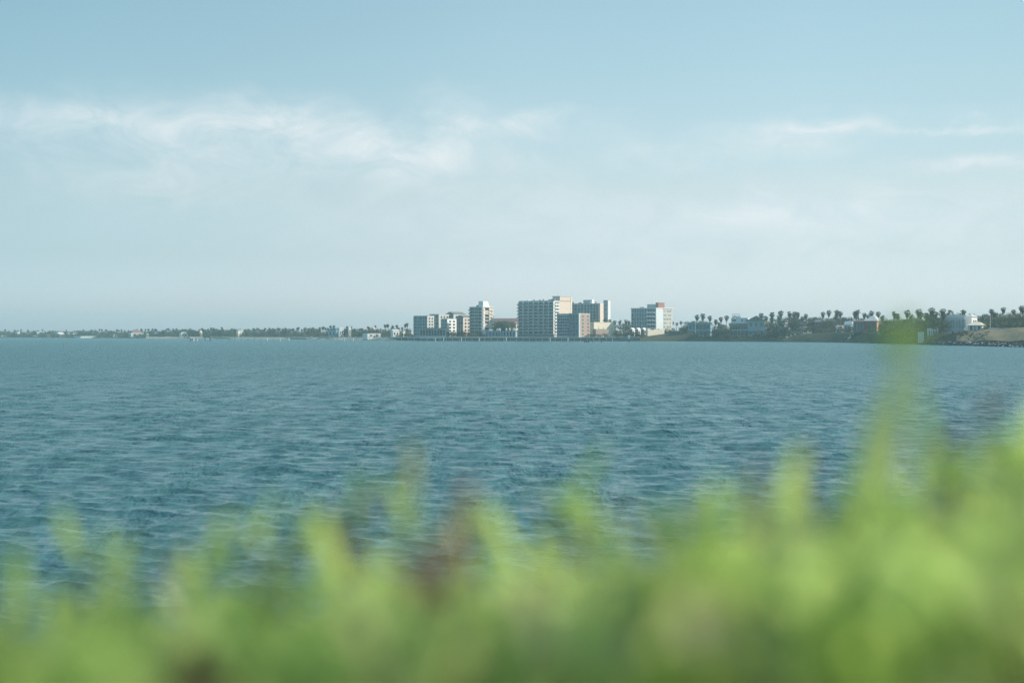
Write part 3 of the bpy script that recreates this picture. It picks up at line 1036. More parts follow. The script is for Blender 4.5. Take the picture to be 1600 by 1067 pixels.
def right_houses():
    # flat teal house
    k = Block(1075, 1110, 1113, 1225, 14, 504.5, 3.4, label='flat-roofed teal house with long pale fascias by the grassy bank', name='house', cat='house')
    k.wall(M['bluewall'])
    k.flat_roof(M['paleroof'], 1.2, 0.5)
    k.box('fascia', -k.a - 1.4, 1.3, -1.6, -0.9, k.h - 1.2, k.h - 0.5, M['teal'])
    k.windows('front', 6, 2, 0.02, 0.98, 0.7, k.h - 1.3, 0.82, 0.62, [M['blueglass'], M['tealglass'], M['panel']])
    k.slabs(1, 4.6, 8, M['panel'], 1.6, 0.3, 0.3, 0.3, 'balcony', 0.9)
    k.box('lower_band', -k.a * 0.62, -k.a * 0.3, -2.2, -1.7, 0.2, 1.2, M['palebluewhite'])
    k.fins([0.3, 0.55, 0.8], -1, k.h - 0.02, M['panel'], 1.5, 0.25, 'column')
    # roof-terrace house
    k = Block(1140, 1170, 1173.5, 1190, 14, 505.2, 3.5, label='wide house with a roof terrace, pergola and pale upper storey', name='house', cat='house')
    k.wall(M['teal'])
    k.box('fascia', -k.a - 0.5, 0.4, -1.4, -0.005, k.h - 2.2, k.h - 0.1, M['deck'])
    k.flat_roof(M['paleroof'], 0.9, 0.35)
    k.windows('front', 7, 2, 0.02, 0.98, 0.4, k.h - 2.3, 0.8, 0.7, [M['glass'], M['tealglass']])
    k.slabs(1, 5.4, 9, M['palebluewhite'], 1.8, 0.2, 0.2, 0.3, 'balcony', 0.6)
    k.fins([0.02, 0.2, 0.4, 0.6, 0.8, 0.98], -1, 5.3, M['palebluewhite'], 1.6, 0.3, 'column')
    up = k.box('upper_storey', -k.a * 0.93, -1.0, 2, k.b - 0.5, k.h + 0.36, k.h + 4.6, M['palebluewhite'])
    for u, w_ in ((0.78, 3.0), (0.36, 1.2), (0.12, 1.6)):
        b = MB()
        b.box(-k.a * u - w_ / 2, -k.a * u + w_ / 2, 1.94, 2.02, k.h + 1.6, k.h + 3.2)
        b.build('window', M['glass'], up)
    pg = MB()
    z0 = k.h + 4.61
    for u in (0.86, 0.74, 0.62, 0.50):
        x = -k.a * u
        for y in (2.4, 6.0):
            pg.box(x - .15, x + .15, y - .15, y + .15, z0, z0 + 3.0)
        pg.box(x - .12, x + .12, 2.0, 6.4, z0 + 3.0, z0 + 3.25)
    pg.box(-k.a * 0.88, -k.a * 0.48, 2.3, 2.6, z0 + 3.26, z0 + 3.5)
    pg.box(-k.a * 0.88, -k.a * 0.48, 5.8, 6.1, z0 + 3.26, z0 + 3.5)
    k.part('pergola', pg, M['palebluewhite'])
    # gabled teal house
    k = house('teal gabled house with two dark attic windows and a deep blue porch', 1168, 1195, 1198, 1175, 12, 501, 493.3, M['teal'], M['greyroof'], 'gable', 3.5, 3, 2, axis='y', over=0.7, glass=M['blueglass'])
    at = MB()
    for u in (0.42, 0.62):
        at.box(-k.a * u - .6, -k.a * u + .6, -.75, -.65, k.h + .6, k.h + 2.0)
    k.part('attic_window', at, M['glass'])
    k.slabs(1, 5.0, 9, M['bluewall'], 2.2, 0.2, 0.2, 0.4, 'porch', 0.9)
    k.fins([0.02, 0.35, 0.65, 0.98], -1, 5.0, M['bluewall'], 2.0, 0.3, 'column')
    # houses among the trees
    k = house('house with a pale flat roof buried in dark trees', 1211, 1226, 1230, 1180, 25, 505.2, 504.2, M['grey'], M['paleroof'], 'flat', 3.6, 3, 2)
    k = house('peach-columned house front shining between the dark trees', 1224, 1232, 1238, 1175, 40, 513.0, 511.0, M['pink'], M['greyroof'], 'hip', 3.8, 3, 1, endm=M['peach'])
    k = house('cream arcaded house above the stepped stair wall', 1240, 1256, 1271, 1150, 40, 511.6, 510.2, M['cream'], M['paleroof'], 'flat', 5.0, 4, 1, endm=M['cream'])
    k = house('brown-roofed long house in the trees behind the grass bank', 1272, 1300, 1306, 1150, 20, 503, 499.5, M['dgrey'], M['greyroof'], 'gable', 7.0, 4, 2)
    # houses left of the pavilion
    k = house('small pinkish house beside the pale blue cottage', 1306, 1311, 1319, 1080, 40, 510.5, 508.3, M['white'], M['pink'], 'gable', 7.2, 2, 1, endm=M['pink'])
    k = house('pale blue cottage with a bright white gable', 1319, 1329, 1334, 1075, 35, 507.5, 502.0, M['bluewall'], M['white'], 'gable', 7.2, 2, 1, axis='x', endm=M['white'], over=0.4)
    # red pavilion
    d = 992
    k = Block(1351.5, 1369.5, 1378.5, d, 30, 501.5, 7.4, label='red and orange walled pavilion house under a white pyramid roof', name='pavilion_house', cat='house')
    k.wall(M['redwall'])
    b = MB()
    b.box(0.003, 0.2, 0, k.b, -1.2, k.h)
    k.part('end_wall', b, M['orange'])
    k.hip_roof(M['paleroof'], 4.2, 1.3)
    k.windows('front', 4, 1, 0.22, 0.98, -0.2, k.h - 1.0, 0.92, 0.95, [M['glass'], M['tealglass']])
    k.windows('front', 1, 1, 0.02, 0.16, 0.5, k.h - 1.4, 0.5, 0.6, M['glass'])
    k.windows('end', 1, 1, 0.25, 0.5, k.h - 2.6, k.h - 1.4, 0.5, 0.7, M['door'], proud=0.26)
    w = Block(1334, 1351, 1353, d + 4, 18, 502.3, 7.4, root=k)
    w.wall(M['dgrey'], 'wing')
    w.windows('front', 6, 1, 0.05, 0.97, 0.2, w.h - 0.5, 0.6, 0.9, [M['glass'], M['redwall'], M['blueglass'], M['dgrey']])
    w.hip_roof(M['redroof'], 1.5, 0.6)
    tk = MB()
    for j, (x, h) in enumerate(((-6.5, 1.8), (-4.6, 2.6), (-3.0, 1.5))):
        tk.box(x, x + 0.5, 3, 3.5, w.h + .3, w.h + 1.0 + h)
    w.part('vent_pipe', tk, M['redbrick'])
    dk = MB()
    dk.box(-k.a - 9.0, 1.5, -5, -0.01, -0.5, -0.1)
    k.part('deck', dk, M['pile'])
    st = MB()
    for x in (-k.a - 8, -k.a - 2, -k.a * .5, 0.8):
        st.box(x - .3, x + .3, -4.6, -4.0, -5.5, -0.51)
    k.part('deck_post', st, M['pile'])
    house('grey blue gabled shed tucked behind the pavilion house', 1376, 1383, 1386.5, 1075, 30, 505.5, 502.5, M['bluewall'], M['paleroof'], 'gable', 6.5, 1, 1)
    # white modern house
    d = 835
    k = Block(1474, 1507, 1511, d, 16, 495.8, 5.5, label='large white modern house with a ribbed facade and two chimneys', name='house', cat='house')
    k.wall(M['palebluewhite'])  # white front, its bluish shade put into the render colour
    k.flat_roof(M['white'], 0.3, 1.4)
    k.fins([i / 14 for i in range(15)], 2.6, k.h - 0.1, M['white'], 0.5, 0.22, 'rib')
    k.windows('front', 14, 1, 0.0, 1.0, 3.0, k.h - 0.6, 0.5, 0.75, [M['panel'], M['bluewall'], M['tealglass'], M['panel']])
    for x in (-k.a * 0.64, -k.a * 0.32):
        k.box('chimney', x - .7, x + .7, 2, 3.4, k.h + 1.41, k.h + 2.8, M['white'])
    k.windows('front', 2, 1, 0.3, 0.9, 0.3, 2.2, 0.3, 0.8, M['glass'])
    w = Block(1508, 1518, 1527, d + 12, 38, 495.0, 6.0, root=k)
    w.wall(M['white'], 'wing')
    w.hip_roof(M['paleroof'], 1.8, 0.6, name='wing_roof')
    w.windows('end', 2, 1, 0.2, 0.9, 3.0, w.h - 0.6, 0.5, 0.6, M['panel'], proud=0.15)
    tw = MB()
    tw.box(-k.a - 3.0, 1.5, -3.4, -3.0, -3.4, 0.9)
    k.part('terrace_wall', tw, M['palebluewhite'])
    lw = Block(1449, 1466, 1469, 828, 16, 513.5, 3.0, root=k)
    lw.wall(M['palebluewhite'], 'lower_wing')
    lw.windows('front', 4, 1, 0.08, 0.95, 0.6, lw.h - 0.8, 0.5, 0.75, [M['blueglass'], M['panel']])
    lw.flat_roof(M['white'], 0.2, 0.3, 'lower_roof')
    # summerhouse
    k = Block(1512, 1534, 1541, 812, 25, 508.2, 7.6, label='cream hip-roofed garden pavilion in front of the white modern house', name='garden_pavilion', cat='pavilion')
    k.wall(M['palebluewhite'])
    k.hip_roof(M['cream'], 2.0, 0.9, inset=3.5)
    k.windows('front', 3, 1, 0.1, 0.95, 0.2, k.h - 0.2, 0.55, 0.85, [M['glass'], M['bluewall']])
    # long wall
    k = Block(1545, 1640, 1641, 792, 4, 512.2, 8.4, label='long pale wall along the top of the tan grass bank', name='boundary_wall', cat='wall')
    k.b = 0.4
    k.wall(M['palebluewhite'], 'wall_panel')
    k.box('coping', -k.a - .1, .1, -.12, .52, k.h + .003, k.h + .2, M['white'])
    # white fence
    k = Block(1434.5, 1443.5, 1444.5, 818, 14, 518.6, 2.4, label='pale tall board fence beside the dark palms', name='board_fence', cat='fence')
    k.b = 0.25
    k.wall(M['palebluewhite'], 'fence_panel')
    k.fins([0.0, 0.33, 0.66, 1.0], -1, k.h + .25, M['white'], 0.15, 0.2, 'fence_post')
    house('low bluish beach cottage behind the board fence', 1449, 1457, 1462, 860, 25, 514.5, 512.0, M['bluewall'], M['paleroof'], 'hip', 3.0, 2, 1)


def midground():
    # red-roofed block behind the marina clubhouse
    house('long red-roofed house between slim tower and big condominium', 768, 806, 811, 1420, 14, 502.5, 497.2, M['pink'], M['redroof'], 'gable', 4.0, 8, 2, over=0.5)
    house('cream gabled annex below the red roof', 800, 806, 811, 1330, 35, 506, 502.8, M['cream'], M['redroof'], 'gable', 3.8, 2, 2, axis='y', endm=M['cream'], glass=M['glass'])
    k = Block(758, 806, 809, 1250, 10, 517.5, 3.4, label='low blue clubhouse on posts with white roof canopies behind the pier', name='clubhouse', cat='clubhouse')
    k.wall(M['bluewall'])
    k.flat_roof(M['panel'], 0.6, 0.3)
    k.windows('front', 9, 1, 0.02, 0.98, 0.2, k.h - 0.3, 0.7, 0.85, [M['blueglass'], M['glass'], M['tealglass'], M['bluecloth']])
    for (u, w_, h) in ((0.16, 3.2, 0.7), (0.4, 2.6, 1.7), (0.46, 1.6, 2.2), (0.68, 1.2, 2.2), (0.79, 1.2, 2.6), (0.93, 2.4, 2.4)):
        x = -k.a * (1 - u)
        b = MB()
        z0 = k.h + .31
        b.hip(x - w_ / 2, x + w_ / 2, 0.4, 3.0, z0 + h * 0.55, z0 + h + .5)
        for sx in (-.42, .42):
            for y in (0.6, 2.8):
                b.box(x + sx * w_ - .08, x + sx * w_ + .08, y - .08, y + .08, z0, z0 + h * .55)
        b.box(x - w_ / 2 + .2, x + w_ / 2 - .2, 0.7, 2.7, z0 + .01, z0 + h * .5)
        k.part('canopy', b, M['white'])
    k.fins([i / 10 for i in range(11)], -1, k.h - 0.02, M['palebluewhite'], 1.0, 0.25, 'column')
    # little shops before the hotel
    for i, (L, C, Rr, lab) in enumerate(((984, 988, 992, 'small red and white gabled shop nearest the cream hall'), (993, 997, 1001, 'middle one of three small gabled shops before the hotel'), (1002, 1006, 1010, 'small gabled shop touching the hotel garden wall'))):
        house(lab, L, C, Rr, 1240 - i * 3, 35, 515, 512.2, M['redbrick'], M['white'], 'gable', 5.0, 1, 1, axis='y', endm=M['white'], cat='shop', over=0.3, group='gabled shops before the hotel')
    k = Block(1008, 1012, 1041, 1232, 52, 514.5, 5.5, label='stepped cream garden wall in front of the white hotel', name='garden_wall', cat='wall')
    k.b *= 0.9
    b = MB()
    n = 5
    for i in range(n):
        y0, y1 = k.b * i / n, k.b * (i + 1) / n
        b.box(-0.4, 0, y0, y1, -1.5, k.h * (1.0 - 0.12 * (i % 2)) + i * 0.05)
    k.part('wall_panel', b, M['cream'])
    c = MB()
    c.box(-2.6, -0.41, 0, 3, -1.5, k.h + .4)
    k.part('gate_pier', c, M['cream'])
    house('low pale kiosk roof between hotel and garden wall', 1026, 1030, 1038, 1243, 40, 515.2, 514.0, M['pink'], M['paleroof'], 'flat', 6.0, 2, 1, cat='kiosk')


big_condo()
slim_tower()
complex_()
office()
back_tower()
cream_hall()
hotel()
far_houses()
right_houses()
midground()


# ------------------------------------------------------------------ waterfront
def waterfront():
    # seawall from the apartments to the grass bank, following the shore
    v, f = [], []
    pxs = list(range(640, 1001, 6))
    for p in pxs:
        s = shore_d(p)
        for (o, z) in ((-1.2, -1.0), (-0.6, 2.2), (-0.6, 3.3), (4.5, 3.45), (4.5, 2.0)):
            v.append((wx(p, s + o), s + o, z))
    mi = []
    for i in range(len(pxs) - 1):
        for j in range(4):
            a = i * 5 + j
            f.append((a, a + 1, a + 6, a + 5)[::-1])
            mi.append(0 if j < 2 else 1)
    me = bpy.data.meshes.new('seawall')
    me.from_pydata(v, [], f)
    me.materials.append(M['seastone'])
    me.materials.append(M['sandstone'])
    me.polygons.foreach_set('material_index', mi)
    tag(put('seawall', me), 'long dark seawall with a pale promenade top below the tall buildings', 'seawall')
    # pier parallel to the shore
    x0, y0, x1, y1 = wx(322, 1192), 1192.0, wx(962, 1196), 1196.0
    t = thing('pier', 'long narrow fishing pier on white posts running before the seawall', 'pier', (x0, y0, 0))
    L = x1 - x0
    z = 3.1
    b = MB()
    b.box(0, L, 0, 2.6, z - .15, z + 0.35)
    b.build('deck', M['palepile'], t)  # pale edge: sunlight on the top put into the deck colour
    b = MB()
    b.box(0, L, 0.02, 0.1, z + 1.15, z + 1.25)
    n = 75
    for i in range(n):
        b.box(i * L / (n - 1) - .05, i * L / (n - 1) + .05, 0.02, 0.1, z + .351, z + 1.15)
    b.build('railing', M['palepile'], t)
    pm = MB()
    pm.tube([(0, 0, -1.5), (0, 0, z - .153)], [.22, .2], 7)
    pile = pm.mesh('post', [M['palepile']])
    wm = MB()
    wm.tube([(0, 0, -1.5), (0, 0, z - .16)], [.36, .34], 8)
    wide = wm.mesh('post', [M['white']])
    bigs = (302, 417, 437, 451, 538, 552, 680, 693, 721, 749, 791, 859.5, 887.5)
    for i in range(64):
        u = (i + 0.5) / 64 * L
        put('post', pile, t, (u, 0.5 + 1.6 * (i % 2), 0))
    for p in bigs:
        put('post', wide, t, (wx(p, 1190) - x0, -0.6, 0))
    hd = MB()
    hd.box(-2, 4.5, -1.5, -.01, z - .2, z + .3)
    hd.box(-1.5, 4, -1.2, -.6, z + .31, z + .9)
    hd.build('pier_head', M['deck'], t)
    for x in (-0.5, 4.0):
        b = MB()
        b.tube([(x, -1.8, -1.5), (x, -1.8, z + .2)], [.3, .26], 7)
        b.build('head_pile', M['pile'], t)
    # channel blind beyond the pier head
    x = wx(300, 1205)
    t = thing('duck_blind', 'small pale box hut on piles in the water past the pier head', 'hut', (x, 1205, 0))
    b = MB()
    b.box(-1.7, 1.7, -1.2, 1.2, 0.8, 2.3)
    b.build('hut_box', M['pink'], t)
    b = MB()
    b.hip(-1.9, 1.9, -1.4, 1.4, 2.31, 2.9)
    b.build('roof', M['grey'], t)
    pl = MB()
    pl.tube([(0, 0, -1.5), (0, 0, .79)], [.18, .18], 6)
    pm = pl.mesh('pile', [M['pile']])
    for sx in (-1.4, 1.4):
        for sy in (-.9, .9):
            put('pile', pm, t, (sx, sy, 0))
    b = MB()
    b.tube([(0, 0, -1.5), (0, 0, 2.6)], [.28, .24], 7)
    b.hip(-.4, .4, -.4, .4, 2.61, 3.0)
    o = b.build('marker_post', M['white'], loc=(wx(308.5, 1203), 1203, 0))
    tag(o, 'white marker post in the water beside the pale box hut', 'post')
    # old pilings near the brick office
    def piling(px, d, w, h, lab, n=1):
        b = MB()
        for i in range(n):
            b.tube([(i * w * 3.2, 0, -1.5), (i * w * 3.2 + .05, 0.02, h)], [w, w * .9], 7)
        if n > 1:
            b.box(-w, w * 3.2 * (n - 1) + w, -w * .6, w * .6, h * .55, h * .8)
        o = b.build('mooring_pile', M['pile'], loc=(wx(px, d), d, 0))
        tag(o, lab, 'mooring pile', 'old mooring piles before the seawall')
    piling(913.5, 1010, .42, 1.5, 'braced group of dark mooring piles in the water before the brick office', 3)
    piling(926.5, 1010, .22, 1.1, 'thin dark mooring pile just past the braced group')
    piling(939.5, 1010, .38, 1.3, 'thick dark mooring pile standing below the cream hall')
    piling(983, 1030, .34, 1.2, 'lone dark mooring pile farthest from the braced group')
    # grey floating dock by the grass bank
    t = thing('floating_dock', 'low grey dock with a small hut at the foot of the grass bank', 'dock', (wx(977, 1200), 1200, 0))
    b = MB()
    b.box(-7, 7, -2, 2, 1.6, 2.1)
    b.build('deck', M['panel'], t)
    b = MB()
    b.box(2.2, 4.0, -1, 1, 2.103, 4.2)
    b.build('hut_wall', M['palebluewhite'], t)
    b = MB()
    b.hip(1.9, 4.3, -1.3, 1.3, 4.203, 4.9)
    b.build('roof', M['paleroof'], t)
    pl = MB()
    pl.tube([(0, 0, -1.5), (0, 0, 1.597)], [.2, .2], 6)
    pm = pl.mesh('pile', [M['pile']])
    for sx in (-6, -2, 2, 6):
        put('pile', pm, t, (sx, -1.5, 0))
    # timber dock below the pavilion house
    d = 985
    x0, x1 = wx(1316, d), wx(1378, d)
    t = thing('timber_dock', 'dark timber dock on short piles below the red pavilion house', 'dock', (x0, d, 0))
    b = MB()
    b.box(0, x1 - x0, 0, 3, 1.0, 1.35)
    b.build('deck', M['deck'], t)
    pl = MB()
    pl.tube([(0, 0, -1.5), (0, 0, 1.9)], [.34, .3], 7)
    pm = pl.mesh('pile', [M['pile']])
    for p in (1318, 1329.5, 1339, 1349, 1358.5, 1367.5):
        put('pile', pm, t, (wx(p, d) - x0, -.4, 0))
    b = MB()
    for i in range(14):
        u = (x1 - x0) * (i + .5) / 14
        b.box(u - .07, u + .07, .3, .44, 1.351, 2.3)
    b.box(0, x1 - x0, .3, .44, 2.301, 2.42)
    b.build('railing', M['pile'], t)
    b = MB()
    b.poly([(4.6, 4, 3.0), (5.0, 2.8, 3.0), (15, 24, 7.3), (14.4, 25, 7.3)])
    b.box(5.5, 16.5, 25, 26.5, 7.15, 7.45)
    for i in range(9):
        y = 4 + i * 2.4
        b.box(4.9 + i * 1.12, 6.4 + i * 1.12, y, y + 2.4, 2.4 + i * .52, 2.9 + i * .52)
    b.build('ramp', M['concrete'], t)
    # stepped stair wall climbing the bank
    t = None
    pts = []
    for i in range(7):
        px = 1229 + i * 6.6
        dd = shore_d(px) + 16 + i * 6
        pts.append((px, dd, 2.6 + i * .78))
    px, dd, zz = pts[0]
    t = thing('stepped_wall', 'stepped peach stair wall climbing the grass bank', 'wall', (wx(px, dd), dd, 0))
    for i in range(6):
        (pa, da, za), (pb, db, zb2) = pts[i], pts[i + 1]
        ax, ay, bx, by = wx(pa, da) - wx(px, dd), da - dd, wx(pb, db) - wx(px, dd), db - dd
        b = MB()
        n = Vector((by - ay, -(bx - ax), 0)).normalized() * .25
        lo, hi = za - 1.6, za + 1.5
        P = [(ax - n.x, ay - n.y), (bx - n.x - .02, by - n.y), (bx + n.x - .02, by + n.y), (ax + n.x, ay + n.y)]
        i0 = len(b.v)
        b.v += [(x, y, lo) for x, y in P] + [(x, y, hi) for x, y in P]
        for q in ((3, 2, 1, 0), (4, 5, 6, 7), (0, 1, 5, 4), (1, 2, 6, 5), (2, 3, 7, 6), (3, 0, 4, 7)):
            b.f.append(q)
            b.mi.append(0)
        b.build('wall_panel', M['peach'] if i % 2 else M['cream'], t)
        c = MB()
        c.box(ax - .5, ax + .5, ay - .9, ay - .3, lo, hi + .7)
        c.build('wall_pier', M['cream'], t)
    # boats pulled up on the beach
    def boat(px, d, L, lab, z=None, cabin=False, mast=False):
        z = ground_z(px, d) + .1 if z is None else z
        t = thing('small_boat', lab, 'boat', (wx(px, d), d, z), rnd.uniform(-.2, .2), 'boats on the far beach')
        b = MB()
        n = 7
        ring = []
        for i in range(n):
            u = i / (n - 1)
            w = .16 * L * (1 - max(0, (u - .45) / .55) ** 2 * .97)
            x = (u - .5) * L
            s = .12 * L * (.9 + .35 * u * u)
            ring.append([(x, -w, s), (x, -w * .55, 0), (x, w * .55, 0), (x, w, s)])
        for i in range(n - 1):
            for j in range(3):
                b.poly([ring[i][j], ring[i + 1][j], ring[i + 1][j + 1], ring[i][j + 1]])
            b.poly([ring[i][3], ring[i + 1][3], ring[i + 1][0], ring[i][0]])
        b.poly(ring[0])
        b.build('hull', M['boat'], t)
        if cabin:
            c = MB()
            c.box(-.15 * L, .12 * L, -.09 * L, .09 * L, .125 * L, .25 * L)
            c.build('cabin', M['boat'], t)
        if mast:
            c = MB()
            c.tube([(0, 0, .12 * L), (0, 0, 1.2 * L)], [.06, .04], 5)
            c.build('mast', M['metal'], t)
    for (p, L, lab, cab, mast) in ((281, 6, 'small white boat farthest from the pier head on the beach', 0, 0), (289, 5.5, 'small white boat beside the farthest one on the beach', 0, 0), (297, 6.5, 'white cabin boat drawn up on the beach behind the box hut', 1, 0),
                        (311, 6, 'open white boat on the beach below the cream gabled house', 0, 0), (319.5, 6, 'open white boat on the beach nearest the pier head', 0, 0),
                        (477, 6.5, 'white open boat on the sand behind the pier middle', 0, 0), (487, 7.5, 'white cabin boat on the sand behind the pier middle', 1, 0), (593.5, 6, 'white sailing dinghy with a mast by the low white pavilion', 0, 1)):
        boat(p, shore_d(p) + 16, L, lab, None, cab, mast)
    # lamp posts and poles
    pole = MB()
    pole.tube([(0, 0, -.5), (0, 0, 9)], [.13, .08], 6)
    pme = pole.mesh('pole', [M['metal']])
    arm = MB()
    arm.tube([(0, 0, 8.9), (.9, 0, 9.15), (1.7, 0, 9.1)], [.06, .05, .05], 5)
    ame = arm.mesh('arm', [M['metal']])
    hd = MB()
    hd.box(1.5, 2.3, -.14, .14, 9.0, 9.08)
    hme = hd.mesh('lamp_head', [M['concrete']])
    near = ['by the beach trees farthest from the blue-green roofed house', 'second from the beach end of the lamp row', 'between the beach trees and the white cabin boat', 'behind the white cabin boat on the sand']
    for (p, lab) in zip((437, 448.5, 455.5, 476.5), near):
        d = shore_d(p) + 38
        t = thing('street_lamp', 'pale street lamp ' + lab, 'street lamp', (wx(p, d), d, ground_z(p, d)), 0, 'street lamps along the beach road')
        put('pole', pme, t)
        put('arm', ame, t)
        put('lamp_head', hme, t)
    # utility pole on the tan bank, flagpole at the teal house
    d = 796
    t = thing('utility_pole', 'pale utility pole rising at the end of the long pale wall', 'utility pole', (wx(1547.3, d), d, 8.2))
    b = MB()
    b.tube([(0, 0, -1), (0, 0, 8.4)], [.2, .14], 7)
    b.build('pole', M['palepile'], t)
    b = MB()
    b.box(-1.0, 1.0, -.23, -.14, 7.5, 7.65)
    b.build('crossarm', M['deck'], t)
    d = 1205
    t = thing('flagpole', 'thin white pole standing before the flat-roofed teal house', 'pole', (wx(1086.3, d), d, 3.4))
    b = MB()
    b.tube([(0, 0, -.5), (0, 0, 13.5)], [.2, .14], 7)
    b.build('pole', M['palebluewhite'], t)
    b = MB()
    b.tube([(0, 0, 13.503), (0, 0, 13.8)], [.25, .1], 7)
    b.build('finial', M['metal'], t)
    # parasol by the dark trees
    d = 1188
    t = thing('patio_parasol', 'white patio parasol in front of the dark trees between two teal houses', 'parasol', (wx(1130, d), d, 3.4))
    b = MB()
    n = 10
    for i in range(n):
        a, c = 2 * math.pi * i / n, 2 * math.pi * (i + 1) / n
        b.poly([(0, 0, 3.0), (1.7 * math.cos(a), 1.7 * math.sin(a), 2.2), (1.7 * math.cos(c), 1.7 * math.sin(c), 2.2)])
        b.poly([(1.7 * math.cos(a), 1.7 * math.sin(a), 2.2), (1.7 * math.cos(a), 1.7 * math.sin(a), 1.5), (1.7 * math.cos(c), 1.7 * math.sin(c), 1.5), (1.7 * math.cos(c), 1.7 * math.sin(c), 2.2)])
    b.build('canopy', M['white'], t)
    b = MB()
    b.tube([(0, 0, -.3), (0, 0, 2.95)], [.06, .05], 6)
    b.build('pole', M['metal'], t)
    # parked car
    def car(px, d, lab, m):
        t = thing('parked_car', lab, 'car', (wx(px, d), d, ground_z(px, d) + .35), .2, 'cars parked by the waterfront')
        b = MB()
        b.prism([(-2.2, .0), (2.2, .0), (2.25, .45), (1.9, .62), (1.1, .7), (.5, 1.15), (-1.2, 1.15), (-1.9, .7), (-2.25, .6)], -.85, .85)
        b.build('body', m, t)
        g = MB()
        g.prism([(-1.5, .74), (.85, .74), (.42, 1.08), (-1.12, 1.08)], -.87, -.852)
        g.build('window', M['glass'], t)
        wm = MB()
        for i in range(10):
            a, c = 2 * math.pi * i / 10, 2 * math.pi * (i + 1) / 10
            p = [(.33 * math.cos(q), .33 * math.sin(q)) for q in (a, c)]
            wm.poly([(p[0][0], -.1, p[0][1]), (p[1][0], -.1, p[1][1]), (p[1][0], .1, p[1][1]), (p[0][0], .1, p[0][1])])
            wm.poly([(0, -.1, 0), (p[1][0], -.1, p[1][1]), (p[0][0], -.1, p[0][1])])
        wme = wm.mesh('wheel', [M['rubber']])
        for x in (-1.4, 1.4):
            for y in (-.8, .8):
                put('wheel', wme, t, (x, y, 0))
    car(955, 1226, 'grey blue car parked below the cream hall', M['carpaint'])
    car(1067, 1250, 'white car parked on top of the grass bank beside the hotel', M['boat'])


M['seastone'] = mat('dark seawall stone', (0.15, 0.15, 0.14), var=0.4, scale=0.6)
M['sandstone'] = mat('sandy concrete', (0.47, 0.40, 0.31), var=0.15, scale=0.3)
waterfront()



# ------------------------------------------------------------------ trees
def palm_proto(seed, slim=True):
    """fan palm of unit-ish size (total height 10): trunk mesh and crown mesh"""
    r = random.Random(seed)
    H = 10.0
    lean = Vector((r.uniform(-.9, .9), r.uniform(-.6, .6), 0))
    hub = 8.5 if slim else 7.6
    pts = [Vector((0, 0, -.5))] + [lean * (t ** 1.6) + Vector((0, 0, hub * t)) for t in (.02, .2, .4, .6, .8, 1.0)]
    b = MB()
    w = .17 if slim else .24
    b.tube(pts, [w * 1.7, w * 1.5, w * 1.15, w, w * .9, w * .85, w * .8], 7)
    trunk = b.mesh('trunk', [M['trunk']], True)
    c = MB()
    top = pts[-1]
    Rc = 1.15 if slim else 1.9
    n = 34 if slim else 40
    for i in range(n):
        el = math.asin(max(-.96, min(.98, r.uniform(-.95, 1.0))))
        az = r.uniform(0, 2 * math.pi)
        d = Vector((math.cos(az) * math.cos(el), math.sin(az) * math.cos(el), math.sin(el)))
        dead = el < -.35
        m = 1 if dead and r.random() < .8 else 0
        L = Rc * r.uniform(.45, .75)
        a = top
        p = a + d * L + Vector((0, 0, -.12 * L))
        side = d.cross(Vector((0, 0, 1)))
        if side.length < .05:
            side = Vector((1, 0, 0))
        side.normalize()
        side = (side + Vector((r.uniform(-.35, .35), r.uniform(-.35, .35), r.uniform(-.35, .35)))).normalized()
        up = side.cross(d).normalized()
        # petiole
        c.poly([a - side * .03, a + side * .03, p + side * .02, p - side * .02], m)
        # fan blade: five drooping fingers
        S = Rc * r.uniform(.42, .62)
        for k in range(6):
            an = R(-85 + 34 * k + r.uniform(-6, 6))
            dirk = (d * math.cos(an) + side * math.sin(an)).normalized()
            q = p + dirk * S * r.uniform(.8, 1.1) + Vector((0, 0, -.22 * S * r.uniform(.6, 1.6))) + up * .02
            wv = (side * math.cos(an) - d * math.sin(an)) * S * .16
            mid = p + dirk * S * .55 + up * .04
            c.poly([p, mid + wv, q, mid - wv], m)
    # hanging skirt
    for i in range(30):
        az = r.uniform(0, 2 * math.pi)
        o = Vector((math.cos(az), math.sin(az), 0))
        z0, z1 = r.uniform(.2, -.7), r.uniform(-1.0, -2.1 if slim else -1.5)
        k0, k1 = Rc * r.uniform(.3, .62), Rc * r.uniform(.15, .5)
        s = o.cross(Vector((0, 0, 1))) * Rc * r.uniform(.12, .22)
        a0, a1 = top + o * k0 + Vector((0, 0, z0)), top + o * k1 + Vector((0, 0, z1))
        c.poly([a0 - s, a0 + s, a1 + s * .6, a1 - s * .6], 1 if z1 < -1.3 else 0)
    crown = c.mesh('crown', [M['palm'], M['deadpalm']])
    return trunk, crown


def leaf_cloud(b, centre, rad, n, size, r, m=0, flat=.75):
    for i in range(n):
        v = Vector((r.gauss(0, 1), r.gauss(0, 1), r.gauss(0, 1)))
        if v.length < 1e-3:
            continue
        v.normalize()
        v *= r.uniform(.35, 1.05) ** .5
        p = centre + Vector((v.x * rad, v.y * rad, v.z * rad * flat))
        nn = (v + Vector((r.uniform(-.8, .8), r.uniform(-.8, .8), r.uniform(-.3, 1.0)))).normalized()
        t = nn.cross(Vector((r.uniform(-1, 1), r.uniform(-1, 1), r.uniform(-1, 1)))).normalized()
        s = nn.cross(t)
        L = size * r.uniform(.6, 1.3)
        b.poly([p - t * L, p - s * L * .5, p + t * L, p + s * L * .5], m)


